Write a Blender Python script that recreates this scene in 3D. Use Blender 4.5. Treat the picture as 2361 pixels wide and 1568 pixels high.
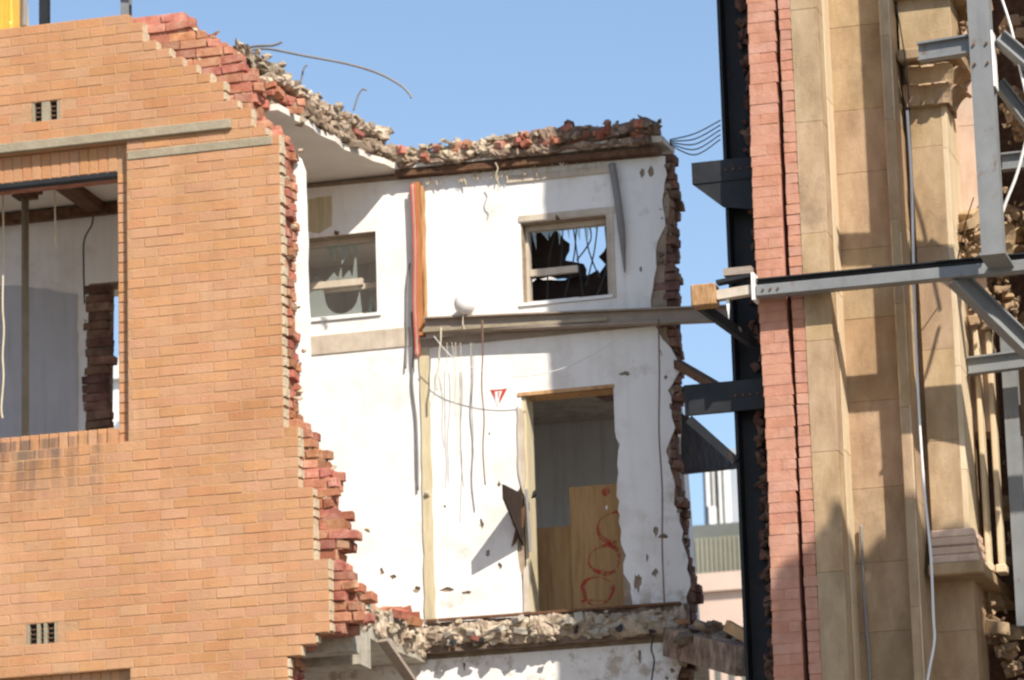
import bpy, bmesh, math, random
from mathutils import Vector, Matrix, noise

# ------------------------------------------------------------------ scene, camera, light
for o in list(bpy.data.objects):
    bpy.data.objects.remove(o)
scene = bpy.context.scene
COL = scene.collection
R = math.radians
F_PX, YAW, PITCH, ROLL, EYE = 4100.0, R(15.3), R(13.7), R(1.7), 1.6
fw = Vector((-math.sin(YAW)*math.cos(PITCH), math.cos(YAW)*math.cos(PITCH), math.sin(PITCH)))
r0 = Vector((math.cos(YAW), math.sin(YAW), 0)); u0 = r0.cross(fw)
rt = r0*math.cos(ROLL) - u0*math.sin(ROLL); up = r0*math.sin(ROLL) + u0*math.cos(ROLL)
cd = bpy.data.cameras.new('camera'); cam = bpy.data.objects.new('camera', cd); COL.objects.link(cam)
M3 = Matrix((rt, up, -fw)).transposed()
cam.matrix_world = Matrix.Translation((0, 0, EYE)) @ M3.to_4x4()
cd.sensor_width = 36; cd.lens = F_PX/1024*36; cd.clip_start = 0.5; cd.clip_end = 5000
scene.camera = cam
cd.dof.use_dof = True; cd.dof.focus_distance = 17.5; cd.dof.aperture_fstop = 8.0     # the photograph is slightly front-focused
SUN_A, SUN_E = R(43), R(42)          # sun: 43 degrees to the right of the street wall's normal, 42 degrees up
w = bpy.data.worlds.new('World'); scene.world = w; w.use_nodes = True
nt = w.node_tree; sky = nt.nodes.new('ShaderNodeTexSky'); sky.sky_type = 'NISHITA'; sky.sun_disc = False
sky.sun_elevation = SUN_E; sky.sun_rotation = math.pi - SUN_A; sky.altitude = 50
sky.air_density = 1.0; sky.dust_density = 0.8; sky.ozone_density = 1.3
bg = nt.nodes['Background']; nt.links.new(sky.outputs[0], bg.inputs[0]); bg.inputs[1].default_value = 0.12
sd = bpy.data.lights.new('sun', 'SUN'); sd.energy = 4.6; sd.angle = R(0.6); sd.color = (1.0, 0.93, 0.82)
sun = bpy.data.objects.new('sun', sd); COL.objects.link(sun)
tosun = Vector((math.sin(SUN_A)*math.cos(SUN_E), -math.cos(SUN_A)*math.cos(SUN_E), math.sin(SUN_E)))
sun.rotation_euler = (-tosun).to_track_quat('-Z', 'Y').to_euler(); sun.location = tosun*30
vs = scene.view_settings
vs.view_transform = 'Standard'; vs.look = 'None'; vs.gamma = 1; vs.exposure = 0.55; vs.use_curve_mapping = False

# ------------------------------------------------------------------ helpers
S = 1024/2361.0
def ray(x, y): return fw + rt*((x*S-512)/F_PX) - up*((y*S-340)/F_PX)
def at(x, y, Y):                      # a sighted point on the vertical plane at depth Y
    d = ray(x, y); return Vector((0, 0, EYE)) + d*(Y/d.y)
def ax(x, y, Y): return at(x, y, Y).x
def az(x, y, Y): return at(x, y, Y).z
YB, YW = 31.02, 33.62                 # street wall face, inner wall face
rng = random.Random(7)
def jit(a): return rng.uniform(-a, a)

def srgb(r, g, b):
    f = lambda c: ((c/255+0.055)/1.055)**2.4 if c > 10 else c/255/12.92
    return (f(r), f(g), f(b), 1)

MATS = {}
def mat(name, cols, scale=3, rough=0.85, bump=0.3, bscale=40, rnd=None, amt=0.25, metal=0, stretch=(1,1,1), streak=0, hue=0.0, spec=0.3):
    m = bpy.data.materials.new(name); m.use_nodes = True
    n = m.node_tree.nodes; l = m.node_tree.links; b = n['Principled BSDF']
    geo = n.new('ShaderNodeNewGeometry'); mp = n.new('ShaderNodeMapping'); mp.inputs['Scale'].default_value = stretch
    l.new(geo.outputs['Position'], mp.inputs['Vector'])
    nz = n.new('ShaderNodeTexNoise'); nz.inputs['Scale'].default_value = scale; nz.inputs['Detail'].default_value = 7; nz.inputs['Roughness'].default_value = 0.65
    l.new(mp.outputs[0], nz.inputs['Vector'])
    cr = n.new('ShaderNodeValToRGB'); e = cr.color_ramp.elements
    k = len(cols)
    e[0].position = 0.32; e[0].color = (*cols[0][:3], 1); e[1].position = 0.68; e[1].color = (*cols[-1][:3], 1)
    for i in range(1, k-1):
        q = e.new(0.32+0.36*i/(k-1)); q.color = (*cols[i][:3], 1)
    l.new(nz.outputs['Fac'], cr.inputs['Fac']); out = cr.outputs['Color']
    if streak:                         # dirt and weathering running down
        m2 = n.new('ShaderNodeMapping'); m2.inputs['Scale'].default_value = (9, 9, 0.7); l.new(geo.outputs['Position'], m2.inputs['Vector'])
        n2 = n.new('ShaderNodeTexNoise'); n2.inputs['Scale'].default_value = 1.6; n2.inputs['Detail'].default_value = 6; l.new(m2.outputs[0], n2.inputs['Vector'])
        mr = n.new('ShaderNodeMapRange'); mr.inputs[1].default_value = 0.5; mr.inputs[2].default_value = 0.75; mr.inputs[3].default_value = 1; mr.inputs[4].default_value = 1-streak
        l.new(n2.outputs['Fac'], mr.inputs[0])
        mx = n.new('ShaderNodeMix'); mx.data_type = 'RGBA'; mx.blend_type = 'MULTIPLY'; mx.inputs[0].default_value = 1
        l.new(out, mx.inputs[6]); l.new(mr.outputs[0], mx.inputs[7]); out = mx.outputs[2]
    if rnd:
        if rnd == 'object': src = n.new('ShaderNodeObjectInfo').outputs['Random']
        else: src = geo.outputs['Random Per Island']
        hs = n.new('ShaderNodeHueSaturation')
        mr = n.new('ShaderNodeMapRange'); mr.inputs[3].default_value = 1-amt; mr.inputs[4].default_value = 1+amt; l.new(src, mr.inputs[0]); l.new(mr.outputs[0], hs.inputs['Value'])
        wn = n.new('ShaderNodeTexWhiteNoise'); wn.noise_dimensions = '1D'; l.new(src, wn.inputs['W'])
        mr2 = n.new('ShaderNodeMapRange'); mr2.inputs[3].default_value = 0.5-hue; mr2.inputs[4].default_value = 0.5+hue; l.new(wn.outputs['Value'], mr2.inputs[0]); l.new(mr2.outputs[0], hs.inputs['Hue'])
        mr3 = n.new('ShaderNodeMapRange'); mr3.inputs[3].default_value = 0.93; mr3.inputs[4].default_value = 1.04
        sx = n.new('ShaderNodeSeparateColor'); l.new(wn.outputs['Color'], sx.inputs[0]); l.new(sx.outputs[1], mr3.inputs[0]); l.new(mr3.outputs[0], hs.inputs['Saturation'])
        l.new(out, hs.inputs['Color']); out = hs.outputs['Color']
    l.new(out, b.inputs['Base Color'])
    b.inputs['Roughness'].default_value = rough; b.inputs['Metallic'].default_value = metal
    b.inputs['Specular IOR Level'].default_value = spec
    if bump:
        nb = n.new('ShaderNodeTexNoise'); nb.inputs['Scale'].default_value = bscale; nb.inputs['Detail'].default_value = 8; nb.inputs['Roughness'].default_value = 0.7
        l.new(mp.outputs[0], nb.inputs['Vector'])
        bp = n.new('ShaderNodeBump'); bp.inputs['Strength'].default_value = bump; bp.inputs['Distance'].default_value = 0.02
        l.new(nb.outputs['Fac'], bp.inputs['Height']); l.new(bp.outputs[0], b.inputs['Normal'])
    MATS[name] = m; return m

BR = [(0.455,0.225,0.108), (0.505,0.26,0.13), (0.54,0.29,0.155)]
def soot(m):                           # black run-off stains under the window sill, a mark of their own on the bricks
    n = m.node_tree.nodes; l = m.node_tree.links; b = n['Principled BSDF']
    lk = b.inputs['Base Color'].links[0]; src = lk.from_socket
    geo = n.new('ShaderNodeNewGeometry'); sp = n.new('ShaderNodeSeparateXYZ'); l.new(geo.outputs['Position'], sp.inputs[0])
    mz = n.new('ShaderNodeMapRange'); mz.inputs[1].default_value = 8.25; mz.inputs[2].default_value = 8.85; l.new(sp.outputs['Z'], mz.inputs[0])
    mt = n.new('ShaderNodeMath'); mt.operation = 'LESS_THAN'; mt.inputs[1].default_value = 8.98; l.new(sp.outputs['Z'], mt.inputs[0])
    mxx = n.new('ShaderNodeMapRange'); mxx.inputs[1].default_value = -11.93; mxx.inputs[2].default_value = -12.05; l.new(sp.outputs['X'], mxx.inputs[0])
    mp = n.new('ShaderNodeMapping'); mp.inputs['Scale'].default_value = (16, 16, 1.2); l.new(geo.outputs['Position'], mp.inputs['Vector'])
    nz = n.new('ShaderNodeTexNoise'); nz.inputs['Scale'].default_value = 1; nz.inputs['Detail'].default_value = 5; l.new(mp.outputs[0], nz.inputs['Vector'])
    mr = n.new('ShaderNodeMapRange'); mr.inputs[1].default_value = 0.4; mr.inputs[2].default_value = 0.62; l.new(nz.outputs['Fac'], mr.inputs[0])
    v = None
    for s_ in (mz.outputs[0], mt.outputs[0], mxx.outputs[0], mr.outputs[0]):
        if v is None: v = s_; continue
        k = n.new('ShaderNodeMath'); k.operation = 'MULTIPLY'; l.new(v, k.inputs[0]); l.new(s_, k.inputs[1]); v = k.outputs[0]
    k = n.new('ShaderNodeMath'); k.operation = 'MULTIPLY'; k.inputs[1].default_value = 0.72; l.new(v, k.inputs[0])
    mx = n.new('ShaderNodeMix'); mx.data_type = 'RGBA'; l.new(k.outputs[0], mx.inputs[0]); l.new(src, mx.inputs[6]); mx.inputs[7].default_value = (0.10,0.085,0.07,1)
    l.new(mx.outputs[2], b.inputs['Base Color'])
mat('brick', BR, 1.4, 0.9, 0.55, 60, 'object', 0.05, hue=0.004, streak=0.10)
mat('brick_isl', BR, 1.4, 0.9, 0.55, 60, 'island', 0.05, hue=0.004, streak=0.10)
soot(MATS['brick']); soot(MATS['brick_isl'])
mat('mortar', [(0.44,0.25,0.135), (0.52,0.31,0.175)], 8, 0.95, 0.7, 70)
mat('mortar_pale', [(0.50,0.40,0.27), (0.68,0.56,0.40)], 14, 0.95, 0.8, 50)
mat('red_brick', [(0.30,0.11,0.068), (0.41,0.165,0.10), (0.50,0.28,0.19)], 9, 0.95, 0.6, 50, 'object', 0.3, hue=0.015)
mat('red_brick_isl', [(0.30,0.11,0.068), (0.41,0.165,0.10), (0.50,0.28,0.19)], 9, 0.95, 0.6, 50, 'island', 0.3, hue=0.015)
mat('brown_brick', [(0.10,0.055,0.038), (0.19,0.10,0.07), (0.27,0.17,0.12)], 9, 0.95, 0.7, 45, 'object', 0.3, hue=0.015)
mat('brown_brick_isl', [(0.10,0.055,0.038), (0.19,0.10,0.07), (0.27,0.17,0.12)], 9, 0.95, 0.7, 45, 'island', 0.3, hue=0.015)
mat('pink_brick', [(0.42,0.20,0.135), (0.50,0.243,0.165), (0.55,0.29,0.205)], 6, 0.92, 0.5, 40, 'object', 0.022, hue=0.003, streak=0.12)
mat('pink_brick_isl', [(0.42,0.20,0.135), (0.50,0.243,0.165), (0.55,0.29,0.205)], 6, 0.92, 0.5, 40, 'island', 0.045, hue=0.005)
mat('plaster', [(0.70,0.66,0.61), (0.82,0.80,0.765), (0.84,0.82,0.79)], 2.2, 0.9, 0.12, 25, streak=0.07)
mat('soffit', [(0.62,0.56,0.49), (0.74,0.69,0.62)], 1.5, 0.9, 0.15, 20)
mat('grey_plaster', [(0.62,0.60,0.59), (0.72,0.70,0.69)], 1.6, 0.9, 0.15, 20, streak=0.2)
mat('concrete', [(0.30,0.27,0.22), (0.45,0.41,0.34), (0.52,0.47,0.39)], 6, 0.95, 0.8, 30, streak=0.2)
mat('ledge', [(0.27,0.225,0.155), (0.37,0.315,0.225)], 7, 0.9, 0.5, 40)
mat('rubble', [(0.20,0.14,0.09), (0.47,0.38,0.28), (0.60,0.52,0.40)], 11, 0.95, 0.9, 35, 'island', 0.25, hue=0.01)
mat('undercoat', [(0.24,0.17,0.115), (0.34,0.26,0.185), (0.42,0.34,0.255)], 9, 0.95, 0.8, 40)
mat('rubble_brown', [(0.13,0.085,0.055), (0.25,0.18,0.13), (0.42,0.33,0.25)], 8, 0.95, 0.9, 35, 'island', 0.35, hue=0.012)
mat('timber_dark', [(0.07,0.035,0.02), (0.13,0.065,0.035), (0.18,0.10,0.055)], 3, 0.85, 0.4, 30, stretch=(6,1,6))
mat('timber', [(0.34,0.18,0.08), (0.50,0.29,0.14), (0.58,0.37,0.19)], 3, 0.8, 0.35, 30, stretch=(8,8,1))
mat('timber_orange', [(0.33,0.13,0.045), (0.47,0.21,0.08)], 4, 0.8, 0.3, 30, stretch=(8,8,1))
mat('timber_rust', [(0.26,0.13,0.055), (0.42,0.24,0.11), (0.50,0.33,0.19)], 8, 0.85, 0.5, 30, stretch=(4,4,1))
mat('frame_paint', [(0.46,0.38,0.29), (0.62,0.54,0.44)], 5, 0.6, 0.2, 30, streak=0.2)
mat('tan_paint', [(0.52,0.43,0.27), (0.64,0.55,0.37)], 4, 0.8, 0.3, 30, stretch=(6,6,1), streak=0.25)
mat('beam_paint', [(0.27,0.215,0.17), (0.38,0.31,0.25)], 4, 0.6, 0.2, 30, stretch=(1,1,8), streak=0.15)
mat('plywood', [(0.30,0.17,0.07), (0.42,0.25,0.11), (0.47,0.30,0.14)], 2.5, 0.75, 0.15, 30, stretch=(10,10,1))
mat('red_paint', [(0.42,0.03,0.02), (0.55,0.055,0.035)], 8, 0.6, 0)
mat('white_paint', [(0.74,0.73,0.71), (0.82,0.81,0.79)], 5, 0.5, 0)
mat('stone', [(0.31,0.205,0.115), (0.40,0.275,0.16), (0.48,0.345,0.215)], 2.3, 0.9, 0.45, 40, 'object', 0.07, stretch=(2.5,2.5,1), hue=0.006)
mat('stone_pale', [(0.58,0.44,0.28), (0.68,0.54,0.36)], 2.3, 0.9, 0.4, 40, 'object', 0.05, stretch=(3,3,0.8))
mat('stone_pink', [(0.50,0.33,0.23), (0.60,0.44,0.34), (0.64,0.50,0.40)], 2.5, 0.9, 0.4, 40, 'object', 0.06, stretch=(2.5,2.5,1))
mat('stone_isl', [(0.14,0.09,0.05), (0.28,0.19,0.115), (0.44,0.32,0.21)], 7, 0.92, 0.7, 35, 'island', 0.15)
mat('steel', [(0.175,0.18,0.182), (0.225,0.23,0.232)], 4, 0.5, 0.08, 60, metal=0.0, spec=0.5, streak=0.12)
mat('steel_dark', [(0.013,0.014,0.017), (0.024,0.025,0.028)], 4, 0.55, 0.15, 40, streak=0.2)
mat('rust', [(0.10,0.045,0.025), (0.22,0.11,0.06)], 14, 0.9, 0.5, 50)
mat('cable_black', [(0.02,0.02,0.022), (0.035,0.035,0.035)], 4, 0.5, 0)
mat('char', [(0.025,0.016,0.012), (0.05,0.03,0.022)], 5, 0.9, 0.4, 30)
mat('cable_grey', [(0.19,0.18,0.18), (0.25,0.24,0.23)], 4, 0.5, 0)
mat('cable_white', [(0.66,0.65,0.63), (0.76,0.75,0.73)], 4, 0.5, 0)
mat('cable_brown', [(0.16,0.09,0.06), (0.22,0.13,0.09)], 4, 0.6, 0)
mat('cable_red', [(0.45,0.09,0.06), (0.55,0.13,0.09)], 4, 0.5, 0)
mat('cable_cream', [(0.50,0.43,0.30), (0.62,0.55,0.42)], 4, 0.6, 0)
mat('yellow', [(0.68,0.36,0.035), (0.76,0.43,0.055)], 3, 0.4, 0.05, 30, streak=0.2, spec=0.5)
mat('ground', [(0.16,0.14,0.115), (0.26,0.23,0.19)], 0.6, 0.95, 0.6, 6)
mat('slate', [(0.10,0.115,0.145), (0.17,0.185,0.22)], 6, 0.7, 0.4, 20, stretch=(6,6,1))
mat('lining', [(0.44,0.44,0.46), (0.52,0.52,0.53)], 1.5, 0.8, 0.1, 20, streak=0.15)
mat('far_white', [(0.72,0.72,0.70), (0.80,0.80,0.78)], 0.3, 0.7, 0)
mat('far_grey', [(0.30,0.33,0.38), (0.36,0.39,0.43)], 0.3, 0.6, 0)
mat('far_olive', [(0.20,0.19,0.145), (0.26,0.25,0.195)], 0.6, 0.7, 0)
mat('far_glass', [(0.12,0.125,0.11), (0.17,0.175,0.155)], 0.6, 0.3, 0)
mat('far_pink', [(0.50,0.37,0.30), (0.60,0.46,0.38)], 0.8, 0.8, 0)
mat('opal', [(0.80,0.78,0.76), (0.83,0.81,0.79)], 2, 0.25, 0, spec=0.5)
def stains(m, sc, lo, hi, colr, amt, zlo=None):
    n = m.node_tree.nodes; l = m.node_tree.links; b = n['Principled BSDF']; src = b.inputs['Base Color'].links[0].from_socket
    geo = n.new('ShaderNodeNewGeometry'); nz = n.new('ShaderNodeTexNoise'); nz.inputs['Scale'].default_value = sc; nz.inputs['Detail'].default_value = 9; nz.inputs['Roughness'].default_value = 0.7
    l.new(geo.outputs['Position'], nz.inputs['Vector'])
    mr = n.new('ShaderNodeMapRange'); mr.inputs[1].default_value = lo; mr.inputs[2].default_value = hi; mr.inputs[4].default_value = amt; l.new(nz.outputs['Fac'], mr.inputs[0]); v = mr.outputs[0]
    if zlo:
        sp = n.new('ShaderNodeSeparateXYZ'); l.new(geo.outputs['Position'], sp.inputs[0])
        mz = n.new('ShaderNodeMapRange'); mz.inputs[1].default_value = zlo[1]; mz.inputs[2].default_value = zlo[0]; l.new(sp.outputs['Z'], mz.inputs[0])
        k = n.new('ShaderNodeMath'); k.operation = 'MULTIPLY'; l.new(v, k.inputs[0]); l.new(mz.outputs[0], k.inputs[1]); v = k.outputs[0]
    mx = n.new('ShaderNodeMix'); mx.data_type = 'RGBA'; l.new(v, mx.inputs[0]); l.new(src, mx.inputs[6]); mx.inputs[7].default_value = (*colr, 1); l.new(mx.outputs[2], b.inputs['Base Color'])
stains(MATS['plaster'], 2.6, 0.60, 0.72, (0.42,0.34,0.26), 0.55)
stains(MATS['plaster'], 7, 0.50, 0.62, (0.36,0.27,0.19), 0.7, (7.66, 7.95))
stains(MATS['steel'], 9, 0.60, 0.68, (0.16,0.085,0.05), 0.7)
stains(MATS['steel_dark'], 7, 0.58, 0.68, (0.06,0.03,0.018), 0.8)
stains(MATS['stone'], 1.7, 0.55, 0.68, (0.22,0.15,0.095), 0.6)
stains(MATS['stone_pale'], 2.2, 0.58, 0.70, (0.36,0.25,0.16), 0.5)
gm = bpy.data.materials.new('glass'); gm.use_nodes = True      # dusty broken window glass
gn = gm.node_tree.nodes; gl = gm.node_tree.links
g1 = gn.new('ShaderNodeBsdfGlossy'); g1.inputs['Roughness'].default_value = 0.08; g1.inputs['Color'].default_value = (0.8,0.85,0.85,1)
g2 = gn.new('ShaderNodeBsdfTransparent'); g2.inputs['Color'].default_value = (0.82,0.88,0.86,1)
g3 = gn.new('ShaderNodeBsdfDiffuse'); g3.inputs['Color'].default_value = (0.52,0.55,0.52,1)
m1 = gn.new('ShaderNodeMixShader'); m1.inputs[0].default_value = 0.12; gl.new(g2.outputs[0], m1.inputs[1]); gl.new(g1.outputs[0], m1.inputs[2])
m2 = gn.new('ShaderNodeMixShader'); m2.inputs[0].default_value = 0.28; gl.new(m1.outputs[0], m2.inputs[1]); gl.new(g3.outputs[0], m2.inputs[2])
gl.new(m2.outputs[0], gn['Material Output'].inputs['Surface']); MATS['glass'] = gm

def tag(o, label=None, cat=None, group=None, kind=None):
    if label: o['label'] = label
    if cat: o['category'] = cat
    if group: o['group'] = group
    if kind: o['kind'] = kind
    return o
def empty(name, loc, label, cat, group=None):
    o = bpy.data.objects.new(name, None); COL.objects.link(o); o.location = loc; o.empty_display_size = 0.2
    return tag(o, label, cat, group)
def link(name, me, material, parent=None, loc=None, rot=None):
    o = bpy.data.objects.new(name, me); COL.objects.link(o)
    if material and not me.materials: me.materials.append(MATS[material])
    if parent: o.parent = parent
    if loc is not None:
        p = Vector(loc)
        q = parent
        while q is not None: p = p - q.location; q = q.parent
        o.location = p
    else:
        q = parent; p = Vector((0,0,0))
        while q is not None: p = p - q.location; q = q.parent
        o.location = p
    if rot: o.rotation_euler = rot
    return o
class MB:
    def __init__(s): s.v = []; s.f = []
    def add(s, vs, fs):
        k = len(s.v); s.v += [tuple(v) for v in vs]; s.f += [tuple(i+k for i in f) for f in fs]; return s
    def box(s, x0, x1, y0, y1, z0, z1):
        return s.add([(x0,y0,z0),(x1,y0,z0),(x1,y1,z0),(x0,y1,z0),(x0,y0,z1),(x1,y0,z1),(x1,y1,z1),(x0,y1,z1)],
                     [(0,3,2,1),(4,5,6,7),(0,1,5,4),(1,2,6,5),(2,3,7,6),(3,0,4,7)])
    def bar(s, a, b, wx, wz, upv=(0,0,1)):           # box beam from a to b; wx across, wz along upv
        a = Vector(a); b = Vector(b); d = (b-a).normalized(); u = Vector(upv); x = d.cross(u).normalized(); u = x.cross(d)
        vs = []
        for p in (a, b):
            for sx, sz in ((-1,-1),(1,-1),(1,1),(-1,1)): vs.append(p + x*sx*wx/2 + u*sz*wz/2)
        return s.add(vs, [(0,1,2,3)[::-1],(4,5,6,7)[::-1][::-1],(0,1,5,4),(1,2,6,5),(2,3,7,6),(3,0,4,7)])
    def ibeam(s, a, b, wd, ht, t, upv=(0,0,1)):       # I section: flanges across, web along upv
        a = Vector(a); b = Vector(b); d = (b-a).normalized(); u = Vector(upv); x = d.cross(u).normalized(); u = x.cross(d)
        for k in (-1, 1):
            s.bar(a+u*k*(ht/2-t/2), b+u*k*(ht/2-t/2), wd, t, upv)
        s.bar(a+d*0.001, b-d*0.001, t*0.8, ht-2*t, upv); return s
    def tube(s, pts, r, n=7):
        pts = [Vector(p) for p in pts]; k0 = len(s.v); L = len(pts)
        ref = Vector((0.31, 0.83, 0.17)).normalized()
        for i, p in enumerate(pts):
            d = (pts[min(i+1,L-1)]-pts[max(i-1,0)]).normalized()
            x = d.cross(ref).normalized(); y = d.cross(x)
            rr = r[i] if isinstance(r, (list, tuple)) else r
            for j in range(n):
                a = 2*math.pi*j/n; s.v.append(tuple(p + x*math.cos(a)*rr + y*math.sin(a)*rr))
        for i in range(L-1):
            for j in range(n):
                a = k0+i*n+j; b = k0+i*n+(j+1)%n; s.f.append((a, b, b+n, a+n))
        s.f.append(tuple(range(k0, k0+n))[::-1]); s.f.append(tuple(range(k0+(L-1)*n, k0+L*n)))
        return s
    def chunk(s, c, sx, sy, sz, rg=rng, n=11):
        bm = bmesh.new(); rot = Matrix.Rotation(rg.uniform(0,6.28), 3, (rg.uniform(-1,1), rg.uniform(-1,1), rg.uniform(-1,1)+0.01))
        rot2 = Matrix.Rotation(rg.uniform(-0.5,0.5), 3, 'Y')
        for i in range(n):
            v = Vector((rg.gauss(0,1), rg.gauss(0,1), rg.gauss(0,1))).normalized()*rg.uniform(0.75,1.1)
            v = rot @ v
            v = rot2 @ Vector((v.x*sx, v.y*sy, v.z*sz))
            bm.verts.new(v + Vector(c))
        r_ = bmesh.ops.convex_hull(bm, input=bm.verts)
        for v in [e for e in bm.verts if not e.link_faces]: bm.verts.remove(v)
        bm.verts.index_update()
        s.add([v.co[:] for v in bm.verts], [tuple(v.index for v in f.verts) for f in bm.faces]); bm.free(); return s
    def prism(s, loop, y0, y1):                        # closed (x,z) loop, filled, between two depths
        return s.poly([loop], y0, y1)
    def poly(s, loops, y0, y1, axis='y'):
        bm = bmesh.new(); es = []
        for lp in loops:
            vs = [bm.verts.new((p[0], 0, p[1])) for p in lp]
            for i in range(len(vs)): es.append(bm.edges.new((vs[i], vs[(i+1) % len(vs)])))
        bmesh.ops.triangle_fill(bm, edges=es, use_beauty=True, normal=(0,-1,0))
        bm.verts.index_update(); n = len(bm.verts); pts = [v.co[:] for v in bm.verts]
        fs = []
        for f in bm.faces:
            ix = [v.index for v in f.verts]
            if f.normal.y > 0: ix.reverse()
            fs.append(tuple(ix)); fs.append(tuple(i+n for i in reversed(ix)))
        for e in bm.edges:
            if len(e.link_faces) == 1:
                f = e.link_faces[0]; a, b = [v.index for v in e.verts]
                ix = [v.index for v in f.verts]
                if f.normal.y > 0: ix.reverse()
                i = ix.index(a)
                if ix[(i+1) % len(ix)] == b: fs.append((b, a, a+n, b+n))
                else: fs.append((a, b, b+n, a+n))
        bm.free()
        mk = (lambda p, t: (p[0], t, p[2])) if axis == 'y' else (lambda p, t: (p[0], p[2], t))
        if axis == 'y': return s.add([mk(p, y0) for p in pts]+[mk(p, y1) for p in pts], fs)
        return s.add([mk(p, y0) for p in pts]+[mk(p, y1) for p in pts], [tuple(reversed(f)) for f in fs])
    def mesh(s, name):
        me = bpy.data.meshes.new(name); me.from_pydata(s.v, [], s.f); me.validate(); me.update(); return me
    def build(s, name, material, parent=None, smooth=False):
        me = s.mesh(name)
        if smooth:
            for p in me.polygons: p.use_smooth = True
        return link(name, me, material, parent)
def bevelled(me, wdt=0.004, seg=1):
    bm = bmesh.new(); bm.from_mesh(me); bmesh.ops.recalc_face_normals(bm, faces=bm.faces)
    bmesh.ops.bevel(bm, geom=bm.edges[:], offset=wdt, segments=seg, affect='EDGES', profile=0.6); bm.to_mesh(me); bm.free(); me.update(); return me
def brick_mesh(L, D, Hh, k, rough=0.0025, bev=0.003):
    m = MB().box(0, L, 0, D, 0, Hh); rg = random.Random(k)
    m.v = [(x+rg.uniform(-rough,rough), y+rg.uniform(-rough,rough)*0.6, z+rg.uniform(-rough,rough)) for x,y,z in m.v]
    return bevelled(m.mesh('brick_shape'), bev)
def ragged(pts, step, amp, rg):                       # a broken outline through pts
    out = []
    for (x0,z0),(x1,z1) in zip(pts, pts[1:]):
        d = math.hypot(x1-x0, z1-z0); n = max(1, int(d/step))
        for i in range(n):
            t = i/n; out.append((x0+(x1-x0)*t + (rg.uniform(-amp,amp) if i else 0), z0+(z1-z0)*t + (rg.uniform(-amp,amp) if i else 0)))
    out.append(pts[-1]); return out
def interp(pts, z):                                   # x at height z along points sorted by falling z
    for (x0,z0),(x1,z1) in zip(pts, pts[1:]):
        if z1 <= z <= z0: return x0+(x1-x0)*((z0-z)/(z0-z1) if z0 != z1 else 0)
    return pts[0][0] if z > pts[0][1] else pts[-1][0]
def curve(pts, n=8):                                  # smooth path through points
    P = [Vector(p) for p in pts]; out = []
    for i in range(len(P)-1):
        p0 = P[max(i-1,0)]; p1 = P[i]; p2 = P[i+1]; p3 = P[min(i+2,len(P)-1)]
        for j in range(n):
            t = j/n; out.append(0.5*((2*p1)+(p2-p0)*t+(2*p0-5*p1+4*p2-p3)*t*t+(3*p1-p0-3*p2+p3)*t**3))
    out.append(P[-1]); return out
def cable(name, pts, r, material, label, cat='cable', group=None, n=8, parent=None):
    o = MB().tube(curve(pts, n), r, 6).build(name, material, parent, smooth=True)
    if not parent: tag(o, label, cat, group)
    return o

# ------------------------------------------------------------------ ground
g = MB(); g.add([(-3000,-3000,0),(3000,-3000,0),(3000,3000,0),(-3000,3000,0)], [(0,1,2,3)])
tag(g.build('ground', 'ground'), kind='structure')

# ------------------------------------------------------------------ orange brick street wall
CH, BL = 0.086, 0.24
Z0 = 11.47 - 80*CH                                    # course joints; joint 80 is the underside of the grey ledge
wall = empty('brick_wall', (-12, YB+0.2, 0), 'tall orange brick street wall with torn right edge and recessed window openings', 'wall')
E_OUT = [(ax(x,y,YB), az(x,y,YB)) for x,y in [(318,38),(345,70),(395,110),(470,158),(530,208),(590,262),(640,312),(668,334),(672,600),(681,968),(703,985),(705,1108),(742,1122),(742,1282),(780,1296),(778,1448)]]
E_OUT += [(ax(742,1458,YB), az(742,1458,YB)), (ax(742,1488,YB), az(742,1488,YB)), (ax(705,1490,YB), az(705,1490,YB)), (ax(705,1516,YB), az(705,1516,YB)), (ax(672,1520,YB), az(672,1520,YB)), (-10.42, 5.0)]
XL = -14.28
WX0, WX1, WXP = -13.45, -11.90, -11.79                # window opening left, right; pier edge
REC = 0.07
def zone(z):                                          # what the window bay does at course z (bottom of course)
    zc = z + CH/2
    if 11.22 < zc < 11.47 or 6.78 < zc < 7.03: return 'soldier'
    if 9.02 < zc < 11.23 or 5.0 < zc < 6.79: return 'open'
    if 8.85 < zc < 9.02: return 'sill'
    return 'full'
ncourse = int((12.62-5.0)/CH)
kz0 = int((5.0-Z0)/CH)
full = [brick_mesh(BL-0.009, 0.10, CH-0.009, i) for i in range(6)]
half = [brick_mesh(BL/2-0.009, 0.10, CH-0.009, i+20) for i in range(4)]
jamb = [brick_mesh(0.10, 0.10, CH-0.009, i+30) for i in range(3)]
for m_ in full+half+jamb: m_.materials.append(MATS['brick'])
mort = MB(); pale = MB(); placed = []                 # (x, y, z, mesh)
VENT = [(-12.64,-12.395,Z0+82.9*CH,Z0+85.1*CH), (-12.69,-12.43,Z0+30.9*CH,Z0+33.1*CH)]
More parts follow.
